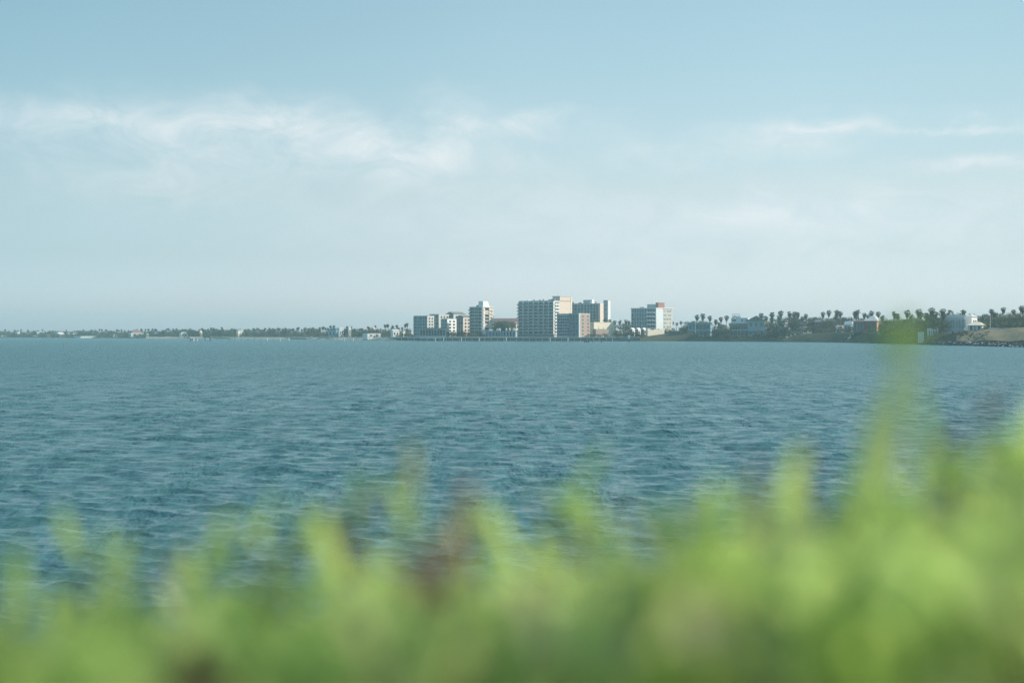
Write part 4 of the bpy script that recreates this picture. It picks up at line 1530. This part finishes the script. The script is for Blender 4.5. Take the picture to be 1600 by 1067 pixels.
def tree_proto(seed, lm, wide=1.0):
    """broad-leaved tree of height 10"""
    r = random.Random(seed)
    b = MB()
    b.tube([(0, 0, -.5), (.05, 0, 1.5), (.15, .1, 3.4)], [.42, .32, .26], 7)
    cl = []
    for i in range(6):
        az = i * 1.05 + r.uniform(-.3, .3)
        rr = r.uniform(1.6, 3.0) * wide
        e = Vector((math.cos(az) * rr, math.sin(az) * rr, r.uniform(5.2, 8.0)))
        b.tube([(.12, .08, 2.6 + .15 * i), Vector((.1, .1, 3.2)).lerp(e, .5) + Vector((0, 0, .3)), e], [.17, .11, .05], 5)
        cl.append((e, r.uniform(1.1, 1.9)))
    trunk = b.mesh('trunk', [M['bark']], True)
    c = MB()
    for i in range(30):
        az = r.uniform(0, 6.28)
        q = r.random() ** .6
        cl.append((Vector((math.cos(az) * 3.4 * q * wide, math.sin(az) * 3.4 * q * wide, 5.2 + r.uniform(-3.6, 3.5) * (1 - .4 * q * q))), r.uniform(.7, 1.5)))
    for e, rad in cl:
        leaf_cloud(c, e, rad, int(46 * rad), .26, r)
    crown = c.mesh('crown', [lm])
    return trunk, crown


def shrub_proto(seed, lm):
    r = random.Random(seed)
    b = MB()
    for i in range(4):
        a = r.uniform(0, 6.28)
        b.tube([(0, 0, -.3), (math.cos(a) * .5, math.sin(a) * .5, .8), (math.cos(a) * 1.1, math.sin(a) * 1.1, 1.6)], [.09, .06, .03], 5)
    st = b.mesh('stem', [M['bark']])
    c = MB()
    for i in range(13):
        a = r.uniform(0, 6.28)
        q = r.random() ** .5
        leaf_cloud(c, Vector((math.cos(a) * 1.7 * q, math.sin(a) * 1.7 * q, r.uniform(.5, 2.3 - .8 * q))), r.uniform(.5, .9), 42, .17, r)
    return st, c.mesh('foliage', [lm])


PALMS = [palm_proto(s) for s in (1, 2, 3, 4, 7, 8)] + [palm_proto(s, False) for s in (5, 6)]
TREES = [tree_proto(11, M['leafA']), tree_proto(12, M['leafB'], 1.2), tree_proto(13, M['leafC'], 1.1), tree_proto(14, M['leafA'], 1.35), tree_proto(15, M['leafB'])]
SHRUBS = [shrub_proto(21, M['leafC']), shrub_proto(22, M['leafA']), shrub_proto(23, M['leafB'])]

# landmarks that labels refer to (azimuth, words)
MARKS = [(8, 'the white waterside cottage'), (60, 'the narrow white house'), (93, 'the triangular-gabled house'), (150, 'the long white boathouse'), (215, 'the red-hip-roofed white house'), (288, 'the white beach bungalow'),
         (330, 'the pier head'), (377, 'the white flat-roofed house'), (448, 'the beach lamp row'), (524, 'the blue-green roofed house'), (585, 'the long low white pavilion'), (647, 'the stepped apartments'), (752, 'the slim tower'), (850, 'the big condominium'),
         (942, 'the cream hall'), (1020, 'the white hotel'), (1095, 'the flat-roofed teal house'), (1156, 'the roof-terrace house'), (1183, 'the teal gabled house'), (1250, 'the stepped stair wall'), (1327, 'the pale blue cottage'),
         (1360, 'the red pavilion house'), (1439, 'the pale board fence'), (1490, 'the white modern house'), (1528, 'the cream garden pavilion'), (1547, 'the utility pole')]
ORD = ['first', 'second', 'third', 'fourth', 'fifth', 'sixth', 'seventh', 'eighth', 'ninth', 'tenth', 'eleventh', 'twelfth']

plants = []     # (px, pytop, d, kind, base z)


def P(px, py, off, kind='palm'):
    plants.append([px, py, shore_d(px) + off, kind])


# near shore (right part): individually seen palms
for px, py, off in ((946, 496, 110), (951, 497.5, 100), (962, 499.5, 120), (969.5, 498.5, 110), (977, 497.5, 115), (985, 500, 105), (1050, 501, 120), (1065, 500.5, 110), (1057, 503, 130),
                    (1087, 489.5, 95), (1099.5, 487.5, 90), (1106.5, 491, 100), (1116, 497.5, 70), (1127, 493.5, 90), (1134.5, 491, 95), (1121, 502, 50), (1149, 491.5, 150), (1157, 492, 150), (1163, 495, 140),
                    (1191.5, 486.8, 90), (1196, 492, 80), (1209.5, 485.2, 100), (1202.5, 494, 60), (1219.5, 483, 105), (1216, 490, 90), (1232, 484, 120), (1239, 484.5, 115), (1248.5, 485.5, 110), (1261, 488.5, 95), (1255, 493, 90),
                    (1283.5, 485.5, 120), (1292.5, 482.7, 115), (1304.5, 482, 110), (1313, 484.5, 105), (1308, 489, 100), (1333.5, 484.5, 90), (1342.5, 481.5, 85), (1336, 491, 80), (1354, 487, 110), (1362, 483.7, 100), (1369.5, 485, 95), (1379, 490.5, 80), (1358, 490, 95),
                    (1396, 484, 85), (1405, 488, 80), (1418, 482, 75), (1424, 489, 70), (1430.5, 480, 72), (1437, 485, 68), (1444, 486, 70), (1450.5, 477.5, 60), (1455, 488, 50), (1461, 484, 62), (1468, 479.5, 60), (1472, 486, 66),
                    (1487, 482, 130), (1498, 487, 140), (1506.5, 482, 130), (1546, 481, 190), (1551, 487, 180), (1563.5, 478, 185), (1581, 482, 190), (1592.5, 475.5, 170), (1598.5, 480, 165), (1611, 479, 165), (1628, 482, 165), (1658, 478, 170)):
    P(px, py, off, 'palm')
# lower palms in the groves
for px, py, off in ((1206, 503, 45), (1222, 499, 60), (1237, 503, 60), (1244, 499, 75), (1386, 499, 55), (1412, 497, 50), (1433, 498, 45), (1447, 499, 30), (1463, 497, 30), (1458, 503, 22), (1203, 508, 30)):
    P(px, py, off, 'lowpalm')
# broad trees near shore
for px, py, off in ((958, 504, 90), (974, 504, 100), (984, 505, 95), (1072, 507, 70), (1080, 500.5, 85), (1091, 500, 95), (1101, 499.5, 70), (1064, 511, 60), (1052, 512, 60), (1122, 505, 28), (1131, 507, 26), (1138, 510, 24), (1126, 512, 18),
                    (1200, 500, 70), (1210, 496, 120), (1214, 507, 25), (1224, 509, 24), (1231, 495, 105), (1238, 491.5, 135), (1246, 493, 125), (1243, 502, 60), (1256, 497, 100), (1251, 506, 90), (1266, 494, 130), (1262, 502, 110), (1274, 493, 150), (1283, 495, 160), (1292, 495, 120), (1302, 494, 150), (1300, 500, 105),
                    (1311, 494, 140), (1319, 493.5, 150), (1327, 496, 140), (1276, 502, 120), (1288, 503, 105), (1352, 496, 120), (1346, 497, 130), (1372, 499, 110), (1383, 497, 85), (1390, 494, 80), (1398, 499, 55), (1408, 495, 62), (1418, 496, 58), (1428, 494, 62), (1437, 497, 52), (1446, 493, 62), (1457, 494, 64),
                    (1466, 493, 66), (1472, 497, 60), (1481, 485, 130), (1491, 487, 140), (1513, 489, 150), (1524, 492, 170), (1534, 491.5, 180), (1543, 489, 190), (1553, 490, 190), (1562, 487, 190), (1572, 489, 185), (1582, 487, 185), (1591, 486, 180), (1601, 487, 175), (1615, 486, 170), (1632, 487, 165), (1652, 486, 165), (1532, 498, 160), (1556, 499, 165), (1577, 499, 160), (1597, 499, 150)):
    P(px, py, off, 'tree')
for px, py, off in ((703, 514, 14), (712, 516, 12), (722, 514, 15), (730, 515, 14), (741, 516, 14), (749, 518, 12), (776, 501, 90), (783, 500, 95), (790, 501, 92), (797, 502, 88), (771, 503, 85), (928, 520, 12), (936, 521, 10), (945, 518, 14), (915, 522, 9), (963, 513, 40), (972, 515, 30), (981, 515, 34), (992, 517, 24), (1002, 519, 22),
                    (640, 519, 25), (632, 520, 22), (622, 521, 18), (655, 520, 10), (1043, 512, 55), (1086, 518, 14), (1078, 517, 16), (1118, 519, 13), (1137, 520, 12), (1190, 518, 14), (1198, 517, 15), (1207, 517, 18), (1217, 518, 15), (1229, 516, 40), (1238, 514, 48), (1312, 514, 42), (1326, 516, 36), (1373, 515, 36), (1386, 517, 30), (1394, 518, 26), (1403, 519, 24), (1414, 518, 22), (1424, 520, 18), (1433, 519, 24), (1450, 524, 12), (1460, 525, 10), (1470, 522, 15), (1480, 520, 22), (1492, 518, 30), (1505, 516, 36), (1524, 512, 60), (1538, 511, 70)):
    P(px, py, off, 'shrub' if py > 508 else 'tree')
# far coast: trees and palms all along
rr = random.Random(5)
px = -6.0
while px < 640:
    far = max(0.0, 1 - px / 640)
    top = float(np.interp(px, [-10, 120, 200, 330, 420, 470, 505, 560, 640], [516.8, 516.4, 516.0, 514.2, 514.0, 513.0, 511.6, 513.2, 513.6]))
    k = rr.random()
    if k < .52:
        P(px, top + rr.uniform(-1.4, 2.4), rr.uniform(50, 150), 'tree')
    else:
        P(px, top + rr.uniform(-3.4, .8), rr.uniform(45, 140), 'palm')
    px += rr.uniform(1.7, 3.9) * (0.9 + .2 * (1 - far))
for px, py in ((44, 514.2), (104, 514.5), (131, 514), (270, 512.5), (263, 512), (233, 513), (315, 511.5), (329, 510.5), (296, 512.2), (348, 510), (415, 511.5), (421, 511), (433, 511), (445, 511), (518, 507.5), (523, 507), (541, 508.5), (550, 509), (576, 509), (585, 507.5), (601, 505.5), (607, 505), (613, 507), (621, 506.5), (632, 505), (637, 503.5)):
    P(px, py, 90, 'palm')

plants.sort(key=lambda q: q[0])


def mark_between(px):
    lo = [m for m in MARKS if m[0] <= px]
    hi = [m for m in MARKS if m[0] > px]
    return (lo[-1] if lo else None), (hi[0] if hi else None)


KIND = {'palm': ('fan palm', 'palm_tree', 'palm'), 'lowpalm': ('low bushy palm', 'palm_tree', 'palm'), 'tree': ('rounded leafy tree', 'broad_tree', 'tree'), 'shrub': ('dark shrub', 'shrub', 'shrub')}
buckets = {}
for q in plants:
    lo, hi = mark_between(q[0])
    buckets.setdefault((lo, hi, q[3]), []).append(q)


def say(lo, hi, kind, qs, q):
    """words that single one plant out between two landmarks"""
    noun = KIND[kind][0]
    i = qs.index(q)
    n = len(qs)
    hs = [wz(s[1], s[2]) - ground_z(s[0], s[2]) for s in qs]
    a = lo[1] if lo else None
    b = hi[1] if hi else None
    if n == 1:
        if a and b:
            return f'only {noun} between {a} and {b}'
        return f'only {noun} beyond {a or b}'
    if a is None or (b is not None and i >= (n + 1) // 2):
        j = n - 1 - i
        near, far = b, a
    else:
        j = i
        near, far = a, b
    pre = 'nearest' if j == 0 else f'{ORD[j]} nearest' if j < 12 else None
    if far:
        return f'{noun} {pre} {near}, towards {far}'
    return f'{noun} {pre} {near}, at the end of the coast'


def plant_tree(q, label):
    px, py, d, kind = q
    r = random.Random(int(px * 31 + py * 7))
    zb = ground_z(px, d)
    H = max(2.0, wz(py, d) - zb)
    noun, name, cat = KIND[kind]
    if kind == 'palm':
        tr, cr = PALMS[r.randrange(6)]
        s = H / 10.0
        # crown width stays close to real palm crowns whatever the height
        cw = min(1.7, max(1.0, 1.35 / max(s, .5) ** .4)) * s
        sc = (cw, cw, s)
    elif kind == 'lowpalm':
        tr, cr = PALMS[6 + r.randrange(2)]
        s = H / 10.0
        sc = (s * 1.15, s * 1.15, s)
    elif kind == 'tree':
        tr, cr = TREES[r.randrange(len(TREES))]
        s = H / 9.2
        wv = max(s, .75) if H > 6 else s
        sc = (wv * r.uniform(.9, 1.25), wv * r.uniform(.9, 1.25), s)
    else:
        tr, cr = SHRUBS[r.randrange(len(SHRUBS))]
        s = H / 2.6
        wv = min(s, 1.5) * r.uniform(1.0, 1.4)
        sc = (wv * 1.15, wv, s)
    group = {'palm': 'fan palms along the shore', 'lowpalm': 'low palms along the shore', 'tree': 'leafy trees along the shore', 'shrub': 'dark shrubs along the shore'}[kind]
    t = thing(name, label, cat, (wx(px, d), d, zb), r.uniform(0, 6.28), group)
    t.scale = sc
    put('trunk' if kind != 'shrub' else 'stem', tr, t)
    put('crown' if kind != 'shrub' else 'foliage', cr, t)


for (lo, hi, kind), qs in buckets.items():
    for q in qs:
        plant_tree(q, say(lo, hi, kind, qs, q))


# low scrub filling the gaps under the trees: nobody could count it
def undergrowth():
    r = random.Random(9)
    b = MB()
    segs = [(-10, 228, 20, 60, 3.0, 6.0, 1.1), (228, 640, 46, 90, 2.6, 6.0, 1.0), (-10, 400, 70, 170, 3.0, 12.5, .9), (400, 640, 70, 150, 3.0, 9.5, .9), (640, 760, 8, 16, 1.0, 2.4, 2.0), (905, 1010, 10, 40, .8, 2.2, 2.6), (1076, 1226, 8, 15, 1.0, 2.2, 1.8), (1195, 1250, 24, 60, 2.2, 4.5, 1.2), (1250, 1332, 60, 110, 2.0, 5.0, 1.2),
            (1196, 1332, 85, 150, 5.0, 9.0, .9), (1378, 1475, 16, 45, 1.5, 3.6, 1.0), (1380, 1470, 45, 75, 4.0, 8.0, .9), (1465, 1545, 20, 55, .5, 1.5, 2.2), (1535, 1680, 120, 160, 2.5, 5.0, 1.2), (1520, 1680, 160, 200, 5.0, 8.0, .9), (1030, 1076, 48, 70, 1.0, 3.0, 1.6), (1068, 1140, 70, 100, 5.0, 8.0, 1.2)]
    for (p0, p1, o0, o1, h0, h1, st) in segs:
        px = p0
        while px < p1:
            off = r.uniform(o0, o1)
            d = shore_d(px) + off
            z = ground_z(px, d)
            h = h0 + (h1 - h0) * (.55 * r.random() ** 1.5 + .45 * (.5 + .5 * math.sin(px * .21 + off * .11) * math.sin(px * .083 + 1)))
            m = r.choice((0, 0, 1, 2))
            leaf_cloud(b, Vector((wx(px, d), d, z + h * .5)), min(3.4, h * r.uniform(.5, .8)), 46, .2 + .07 * min(h, 5), r, m, .85)
            px += st * r.uniform(.3, .8)
    tag(b.build('undergrowth', [M['leafA'], M['leafB'], M['leafC']]), kind='stuff')


undergrowth()


# riprap along the near rocky shore
def boulders():
    r = random.Random(31)
    protos = []
    for s in range(5):
        b = MB()
        n, k = 7, 4
        for i in range(k + 1):
            ph = math.pi * i / k
            for j in range(n):
                th = 2 * math.pi * j / n
                q = r.uniform(.75, 1.15)
                b.v.append((math.sin(ph) * math.cos(th) * q * 1.2, math.sin(ph) * math.sin(th) * q * .8, math.cos(ph) * q * .62))
        for i in range(k):
            for j in range(n):
                j2 = (j + 1) % n
                b.f.append((i * n + j, (i + 1) * n + j, (i + 1) * n + j2, i * n + j2))
                b.mi.append(0)
        protos.append(b)
    dark = [p.mesh('boulder', [M['rock']]) for p in protos]
    pale = [p.mesh('boulder', [M['palerock']]) for p in protos]
    b = MB()
    for i in range(520):
        px = r.uniform(1440, 1680)
        t = r.random()
        off = t * np.interp(px, [1440, 1520, 1600, 1680], [7, 12, 16, 18])
        d = shore_d(px) + off
        pr = r.choice(protos)
        s = r.uniform(.5, 1.15)
        a = r.uniform(0, 6.28)
        i0 = len(b.v)
        zz = max(-.2, ground_z(px, d)) + r.uniform(0, .4)
        ca, sa = math.cos(a), math.sin(a)
        X = wx(px, d)
        for (x, y, z) in pr.v:
            b.v.append((X + (x * ca - y * sa) * s, d + (x * sa + y * ca) * s, zz + z * s))
        for f in pr.f:
            b.f.append(tuple(i0 + q for q in f))
            b.mi.append(0)
    tag(b.build('riprap', M['rock']), kind='stuff')
    for i, px in enumerate((1468.5, 1474, 1476, 1484, 1491, 1492.5, 1500, 1502, 1510, 1514.5, 1519, 1523.5, 1527, 1529, 1534, 1545.5, 1549, 1552, 1555, 1561.5, 1566, 1571, 1578, 1584, 1590, 1597, 1561, 1567)):
        off = r.uniform(4, 9) if i < 22 else r.uniform(.5, 3)
        d = shore_d(px) + off
        o = put('boulder', pale[i % 5], None, (wx(px, d), d - .4, ground_z(px, d) + .45), r.uniform(0, 6), r.uniform(.55, 1.25))
        tag(o, 'pale limestone boulder lying in the dark riprap below the tan bank', 'boulder', 'pale boulders in the riprap')


boulders()



# ------------------------------------------------------------------ plants right in front of the lens
ZG = 5.30


def leaf(b, base, direc, normal, L, W, m=0, droop=.25, fold=.25, seg=5):
    """one blade: tapered, folded along the midrib, drooping towards the tip"""
    t = direc.normalized()
    s = t.cross(normal)
    if s.length < 1e-4:
        s = t.cross(Vector((1, 0, 0)))
    s.normalize()
    n = s.cross(t).normalized()
    rows = []
    for i in range(seg + 1):
        u = i / seg
        w = W * .5 * (math.sin(math.pi * min(1, u * .93 + .05)) ** .75) * (1 if u < .999 else .05)
        c = base + t * (L * u) + n * (L * .06 * math.sin(u * 3)) + Vector((0, 0, -droop * L * u * u))
        rows.append((c - s * w + n * w * fold, c, c + s * w + n * w * fold))
    for i in range(seg):
        a, q = rows[i], rows[i + 1]
        b.poly([a[0], a[1], q[1], q[0]], m)
        b.poly([a[1], a[2], q[2], q[1]], m)


def stem_pts(r, root, tip, bend):
    pts = []
    side = Vector((r.uniform(-1, 1), r.uniform(-1, 1), 0)) * bend
    for i in range(7):
        u = i / 6
        pts.append(root.lerp(tip, u) + side * math.sin(math.pi * u))
    return pts


def shoot(px, py, d, style, r, wide=1.0, dx=0.0):
    """upright leafy stem whose tip stands at the given azimuth and height; returns stem and leaf builders in local space"""
    tipw = Vector((wx(px, d), d, CAM_Z + (HOR - py) / F * d))
    root = Vector((tipw.x + dx + r.uniform(-.015, .015), d + r.uniform(-.02, .02), ZG))
    tip = tipw - root
    o = Vector((0, 0, 0))
    H = tip.z
    pts = stem_pts(r, o, tip, .012)
    st = MB()
    st.tube([pts[0] - Vector((0, 0, .04))] + pts[1:], [.0035, .0032, .003, .0026, .0022, .0018, .0012], 6)
    lf = MB()

    def at(u):
        k = min(5, int(u * 6))
        return pts[k].lerp(pts[k + 1], u * 6 - k)
    if style == 'broad':
        n = int(11 + 10 * r.random())
        for i in range(n):
            u = .30 + .70 * (i + .5) / n
            az = i * 2.4 + r.uniform(-.4, .4)
            up = .35 + .9 * u * u
            dr = Vector((math.cos(az), math.sin(az), up)).normalized()
            L = r.uniform(.040, .062) * (1.15 - .45 * u) * wide
            leaf(lf, at(u), dr, Vector((0, 0, 1)), L, L * r.uniform(.42, .56), 0 if r.random() < .8 else 1, .2)
        leaf(lf, tip - Vector((0, 0, .004)), Vector((r.uniform(-.3, .3), r.uniform(-.3, .3), 1)), Vector((1, 0, 0)), .03 * wide, .015 * wide)
    elif style == 'narrow':
        n = int(12 + 8 * r.random())
        for i in range(n):
            u = .25 + .75 * (i + .5) / n
            az = i * 2.4 + r.uniform(-.5, .5)
            dr = Vector((math.cos(az) * .5, math.sin(az) * .5, 1.1)).normalized()
            L = r.uniform(.05, .09) * (1.15 - .4 * u) * wide
            leaf(lf, at(u), dr, Vector((math.cos(az), math.sin(az), -.2)), L, L * r.uniform(.14, .22), 0 if r.random() < .85 else 1, .18)
    elif style == 'blade':
        n = 5
        for i in range(n):
            az = r.uniform(0, 6.28)
            dr = Vector((math.cos(az) * .16, math.sin(az) * .16, 1)).normalized()
            L = H * r.uniform(.55, .95)
            leaf(lf, Vector((math.cos(az) * .008, math.sin(az) * .008, .02)), dr, Vector((math.cos(az), math.sin(az), 0)), L, r.uniform(.010, .016) * wide, 0, .06, .3, 8)
    elif style == 'seed':
        for i in range(26):
            u = .86 + .14 * r.random()
            v = Vector((r.gauss(0, .006), r.gauss(0, .006), r.gauss(0, .004)))
            leaf(lf, at(min(.999, u)) + v, Vector((r.uniform(-1, 1), r.uniform(-1, 1), r.uniform(.2, 1.2))), Vector((r.uniform(-1, 1), r.uniform(-1, 1), .2)), r.uniform(.008, .016), .005 * wide, 0, .1, .2, 3)
        for i in range(5):
            u = r.uniform(.3, .8)
            az = r.uniform(0, 6.28)
            leaf(lf, at(u), Vector((math.cos(az), math.sin(az), .9)), Vector((0, 0, 1)), r.uniform(.02, .035), .007, 1, .2)
    return root, st, lf


LOOK = {'lime': ('broad', ['lime', 'mid'], 'bright lime broad-leaved shoot'), 'mid': ('broad', ['mid', 'olive'], 'mid green broad-leaved shoot'), 'pale': ('narrow', ['drytan', 'lime'], 'pale straw narrow-leaved shoot'),
        'thin': ('narrow', ['lime', 'mid'], 'slender lime narrow-leaved shoot'), 'grass': ('blade', ['lime', 'mid'], 'tuft of long lime grass blades'), 'seed': ('seed', ['seed', 'olive'], 'dry stalk with reddish seed head'),
        'dark': ('broad', ['olive', 'mid'], 'dark olive broad-leaved shoot')}
shoots = [  # azimuth, tip row, distance, look, width factor
    (15, 905, .80, 'thin', 1.0), (45, 940, .70, 'lime', 1.0), (95, 930, .85, 'mid', 1.0), (140, 850, .95, 'thin', 1.1), (165, 835, .95, 'lime', .9), (205, 860, .9, 'mid', 1.0), (185, 880, .75, 'dark', .8), (245, 905, .8, 'thin', 1.0), (285, 810, 1.0, 'pale', 1.0),
    (310, 850, .95, 'thin', 1.0), (350, 840, .9, 'mid', .9), (385, 810, .95, 'thin', 1.1), (410, 800, .85, 'lime', 1.0), (440, 840, .8, 'dark', .8), (470, 800, .9, 'lime', 1.0), (505, 790, .95, 'lime', .9), (530, 800, .85, 'thin', 1.1), (556, 758, .8, 'seed', 1.9),
    (590, 850, .8, 'mid', 1.0), (620, 760, .95, 'lime', .8), (648, 725, 1.0, 'pale', 1.1), (640, 800, .75, 'lime', 1.0), (690, 815, .7, 'seed', 1.5), (668, 830, .75, 'seed', 1.3), (705, 845, .65, 'seed', 1.4), (722, 740, .9, 'seed', 1.8), (735, 790, .9, 'pale', 1.0), (760, 800, .85, 'lime', 1.0), (800, 830, .85, 'thin', 1.0),
    (835, 850, .8, 'pale', 1.0), (862, 770, .9, 'thin', 1.2), (885, 745, .95, 'pale', 1.2), (905, 770, .9, 'lime', 1.0), (925, 800, .85, 'lime', .9), (960, 830, .8, 'mid', .9), (1000, 850, .75, 'pale', 1.3), (1040, 790, .85, 'lime', 1.0), (1065, 840, .65, 'pale', 1.5),
    (1095, 755, .85, 'mid', 1.0), (1115, 765, .75, 'lime', 1.1), (1150, 750, .85, 'lime', 1.0), (1185, 690, .9, 'seed', 1.2), (1195, 760, .8, 'thin', 1.1), (1225, 750, .8, 'lime', 1.0), (1258, 680, .85, 'seed', 1.6), (1275, 740, .9, 'pale', 1.0), (1305, 750, .8, 'mid', 1.0),
    (1340, 740, .8, 'grass', 1.0), (1455, 720, .85, 'mid', 1.0), (1475, 658, .8, 'seed', 1.5), (1494, 632, .9, 'seed', 1.3), (1420, 735, .75, 'lime', 1.0), (1385, 745, .7, 'mid', 1.1), (1500, 710, .75, 'mid', 1.1), (1528, 700, .85, 'thin', 1.0), (1545, 570, 1.0, 'seed', .7),
    (1560, 700, .7, 'lime', 1.1), (1590, 660, .65, 'lime', 1.3), (1610, 640, .62, 'lime', 1.4), (1640, 650, .7, 'lime', 1.2),
]
seen = {}
for q in shoots:
    mk = min(MARKS, key=lambda m: abs(m[0] - q[0]))
    seen.setdefault((mk[1], q[3]), []).append(q)
fr = random.Random(77)

for (mk, look), qs in seen.items():
    qs.sort(key=lambda q: q[1])
    for i, q in enumerate(qs):
        px, py, d, _, wide = q
        py += 22 if px < 1000 else 42 if px < 1550 else 75
        style, ms, words = LOOK[look]
        root, st, lf = shoot(px, py, d, style, fr, wide)
        pre = '' if len(qs) == 1 else ('taller ' if i == 0 else 'shorter ') if len(qs) == 2 else ('tallest ', 'second tallest ', 'third tallest ', 'low ', 'lowest ')[min(i, 4)]
        t = thing('leafy_weed' if look not in ('seed', 'grass') else ('grass_tuft' if look == 'grass' else 'dry_weed'), pre + words + ' before the water below ' + mk, 'grass' if look == 'grass' else 'weed', root, 0, 'blurred weeds in front of the lens')
        st.build('stem', M['stem'], t, smooth=True)
        lf.build('leaves' if look != 'seed' else 'seed_head', [M[m] for m in ms], t, smooth=True)  # dry stalks carry seed heads, not flowers

# the tall forked plant that reaches the skyline
d = .78
tipx, tipz = wx(1408, d), CAM_Z + (HOR - 500) / F * d
root = Vector((wx(1372, d), d, ZG))
t = thing('forked_weed', 'tallest lime weed with forked blades and dark leafy tip reaching the skyline palms', 'weed', root)
r = random.Random(4)
top = Vector((tipx, d, tipz)) - root
b = MB()
b.tube([(0, 0, -.04), top * .3 + Vector((-.012, 0, 0)), top * .65 + Vector((-.006, 0, 0)), top * .97], [.003, .0028, .002, .0012], 6)
b.build('stem', M['stem'], t, smooth=True)
b = MB()
for (x0, y0, x1, y1, W, m) in ((1316, 800, 1390, 575, .014, 0), (1338, 800, 1403, 545, .012, 0), (1322, 800, 1370, 630, .015, 0), (1374, 800, 1410, 560, .009, 0), (1362, 800, 1392, 650, .010, 0), (1447, 790, 1413, 540, .007, 0), (1455, 780, 1420, 600, .006, 1)):
    p0 = Vector((wx(x0, d), d + r.uniform(-.02, .02), CAM_Z + (HOR - y0) / F * d)) - root
    p1 = Vector((wx(x1, d), d + r.uniform(-.02, .02), CAM_Z + (HOR - y1) / F * d)) - root
    leaf(b, p0, p1 - p0, Vector((.25, -1, .1)), (p1 - p0).length, W, m, 0, .2, 8)
b.build('blade', [M['palelime'], M['lime']], t, smooth=True)
b = MB()
for i in range(20):
    az = r.uniform(0, 6.28)
    base = top + Vector((r.uniform(-.007, .007), r.uniform(-.006, .006), r.uniform(-.018, -.001)))
    leaf(b, base, Vector((math.cos(az), math.sin(az), r.uniform(-.4, .7))), Vector((0, 0, 1)), r.uniform(.010, .020), r.uniform(.006, .009), 0 if i % 3 else 1, .2)
b.build('tip_leaves', [M['mid'], M['olive']], t, smooth=True)


# dense low foliage below the shoots: one mass nobody could count
ENV = np.array([(-250, 990), (0, 985), (90, 950), (200, 930), (300, 950), (400, 925), (500, 905), (600, 900), (700, 880), (800, 895), (900, 890), (1000, 885), (1050, 850), (1100, 815), (1200, 815), (1300, 795), (1400, 780), (1500, 790), (1600, 775), (1850, 770)], float)
# leaf colour patches, some painting highlights and dark gaps (azimuth, row, radius, material)
PATCH = [(150, 1045, 110, 'lime'), (400, 930, 70, 'lime'), (640, 850, 70, 'lime'), (500, 880, 60, 'lime'), (880, 860, 60, 'lime'), (1110, 820, 70, 'lime'), (1180, 860, 60, 'lime'), (1060, 930, 70, 'drytan'), (1290, 880, 80, 'lime'), (1370, 940, 80, 'lime'), (1590, 830, 80, 'lime'), (1110, 1010, 80, 'lime'), (880, 1050, 70, 'lime'), (1400, 800, 80, 'lime'),
         (290, 1055, 80, 'seed'), (690, 890, 45, 'seed'), (830, 930, 50, 'drytan'), (720, 980, 80, 'olive'), (270, 1000, 60, 'olive'), (1130, 905, 36, 'olive'), (1480, 930, 50, 'olive'), (1550, 1050, 80, 'olive'), (1290, 960, 60, 'lime'), (960, 960, 60, 'lime'), (1000, 1040, 70, 'mid')]


def low_foliage():
    r = random.Random(123)
    names = ['lime', 'mid', 'olive', 'drytan', 'seed']
    b = MB()
    st = MB()
    for k in range(1250):
        d = .48 + .62 * r.random() ** 1.1
        px = r.uniform(-150, 1650)
        env = float(np.interp(px, ENV[:, 0], ENV[:, 1])) + 28 * math.sin(px * .031) + 18 * math.sin(px * .077 + 2)
        y = env + abs(r.gauss(0, 1)) * 95 - 20 + (r.random() ** 2) * 160
        m = r.choices(('lime', 'mid', 'olive', 'drytan'), (.40, .42, .08, .10))[0]
        for (cx, cy, cr, cm) in PATCH:
            if (px - cx) ** 2 + (y - cy) ** 2 < cr * cr and r.random() < .8:
                m = cm
                break
        z = CAM_Z + (HOR - y) / F * d
        if z < ZG:
            continue
        p = Vector((wx(px, d), d, z))
        az = r.uniform(0, 6.28)
        dr = Vector((math.cos(az) * .6, math.sin(az) * .6, r.uniform(.4, 1.5))).normalized()
        L = r.uniform(.032, .070) * (.65 + .5 * d)
        base = p - dr * L * .8
        leaf(b, base, dr, Vector((r.uniform(-.6, .6), r.uniform(-.6, .6), 1)), L, L * r.uniform(.22, .48), names.index(m), .25, .25, 4)
        if k % 5 == 0:
            q = Vector((base.x + r.uniform(-.03, .03), base.y + r.uniform(-.02, .04), ZG - .05))
            st.tube([q, q.lerp(base, .5) + Vector((r.uniform(-.01, .01), 0, 0)), base], [.003, .0026, .0015], 5, 5)
    i0 = len(b.v)
    b.v += st.v
    b.f += [tuple(i0 + q for q in f) for f in st.f]
    b.mi += st.mi
    tag(b.build('foliage', [M[n] for n in names] + [M['stem']], smooth=True), kind='stuff')


low_foliage()



# ------------------------------------------------------------------ haze
def make_haze():
    b = MB()
    b.box(-4600, 4600, -4600, 4600, -2.5, 60)
    m = bpy.data.materials.new('sea haze')
    m.use_nodes = True
    g = NT(m.node_tree)
    out = g.n('ShaderNodeOutputMaterial')
    v = g.n('ShaderNodeVolumePrincipled')
    v.inputs['Color'].default_value = (0.60, 0.92, 1.0, 1)
    v.inputs['Density'].default_value = 0.00016
    v.inputs['Anisotropy'].default_value = 0.2
    g.link(v.outputs[0], out.inputs['Volume'])
    tag(b.build('haze', m), kind='stuff')


make_haze()
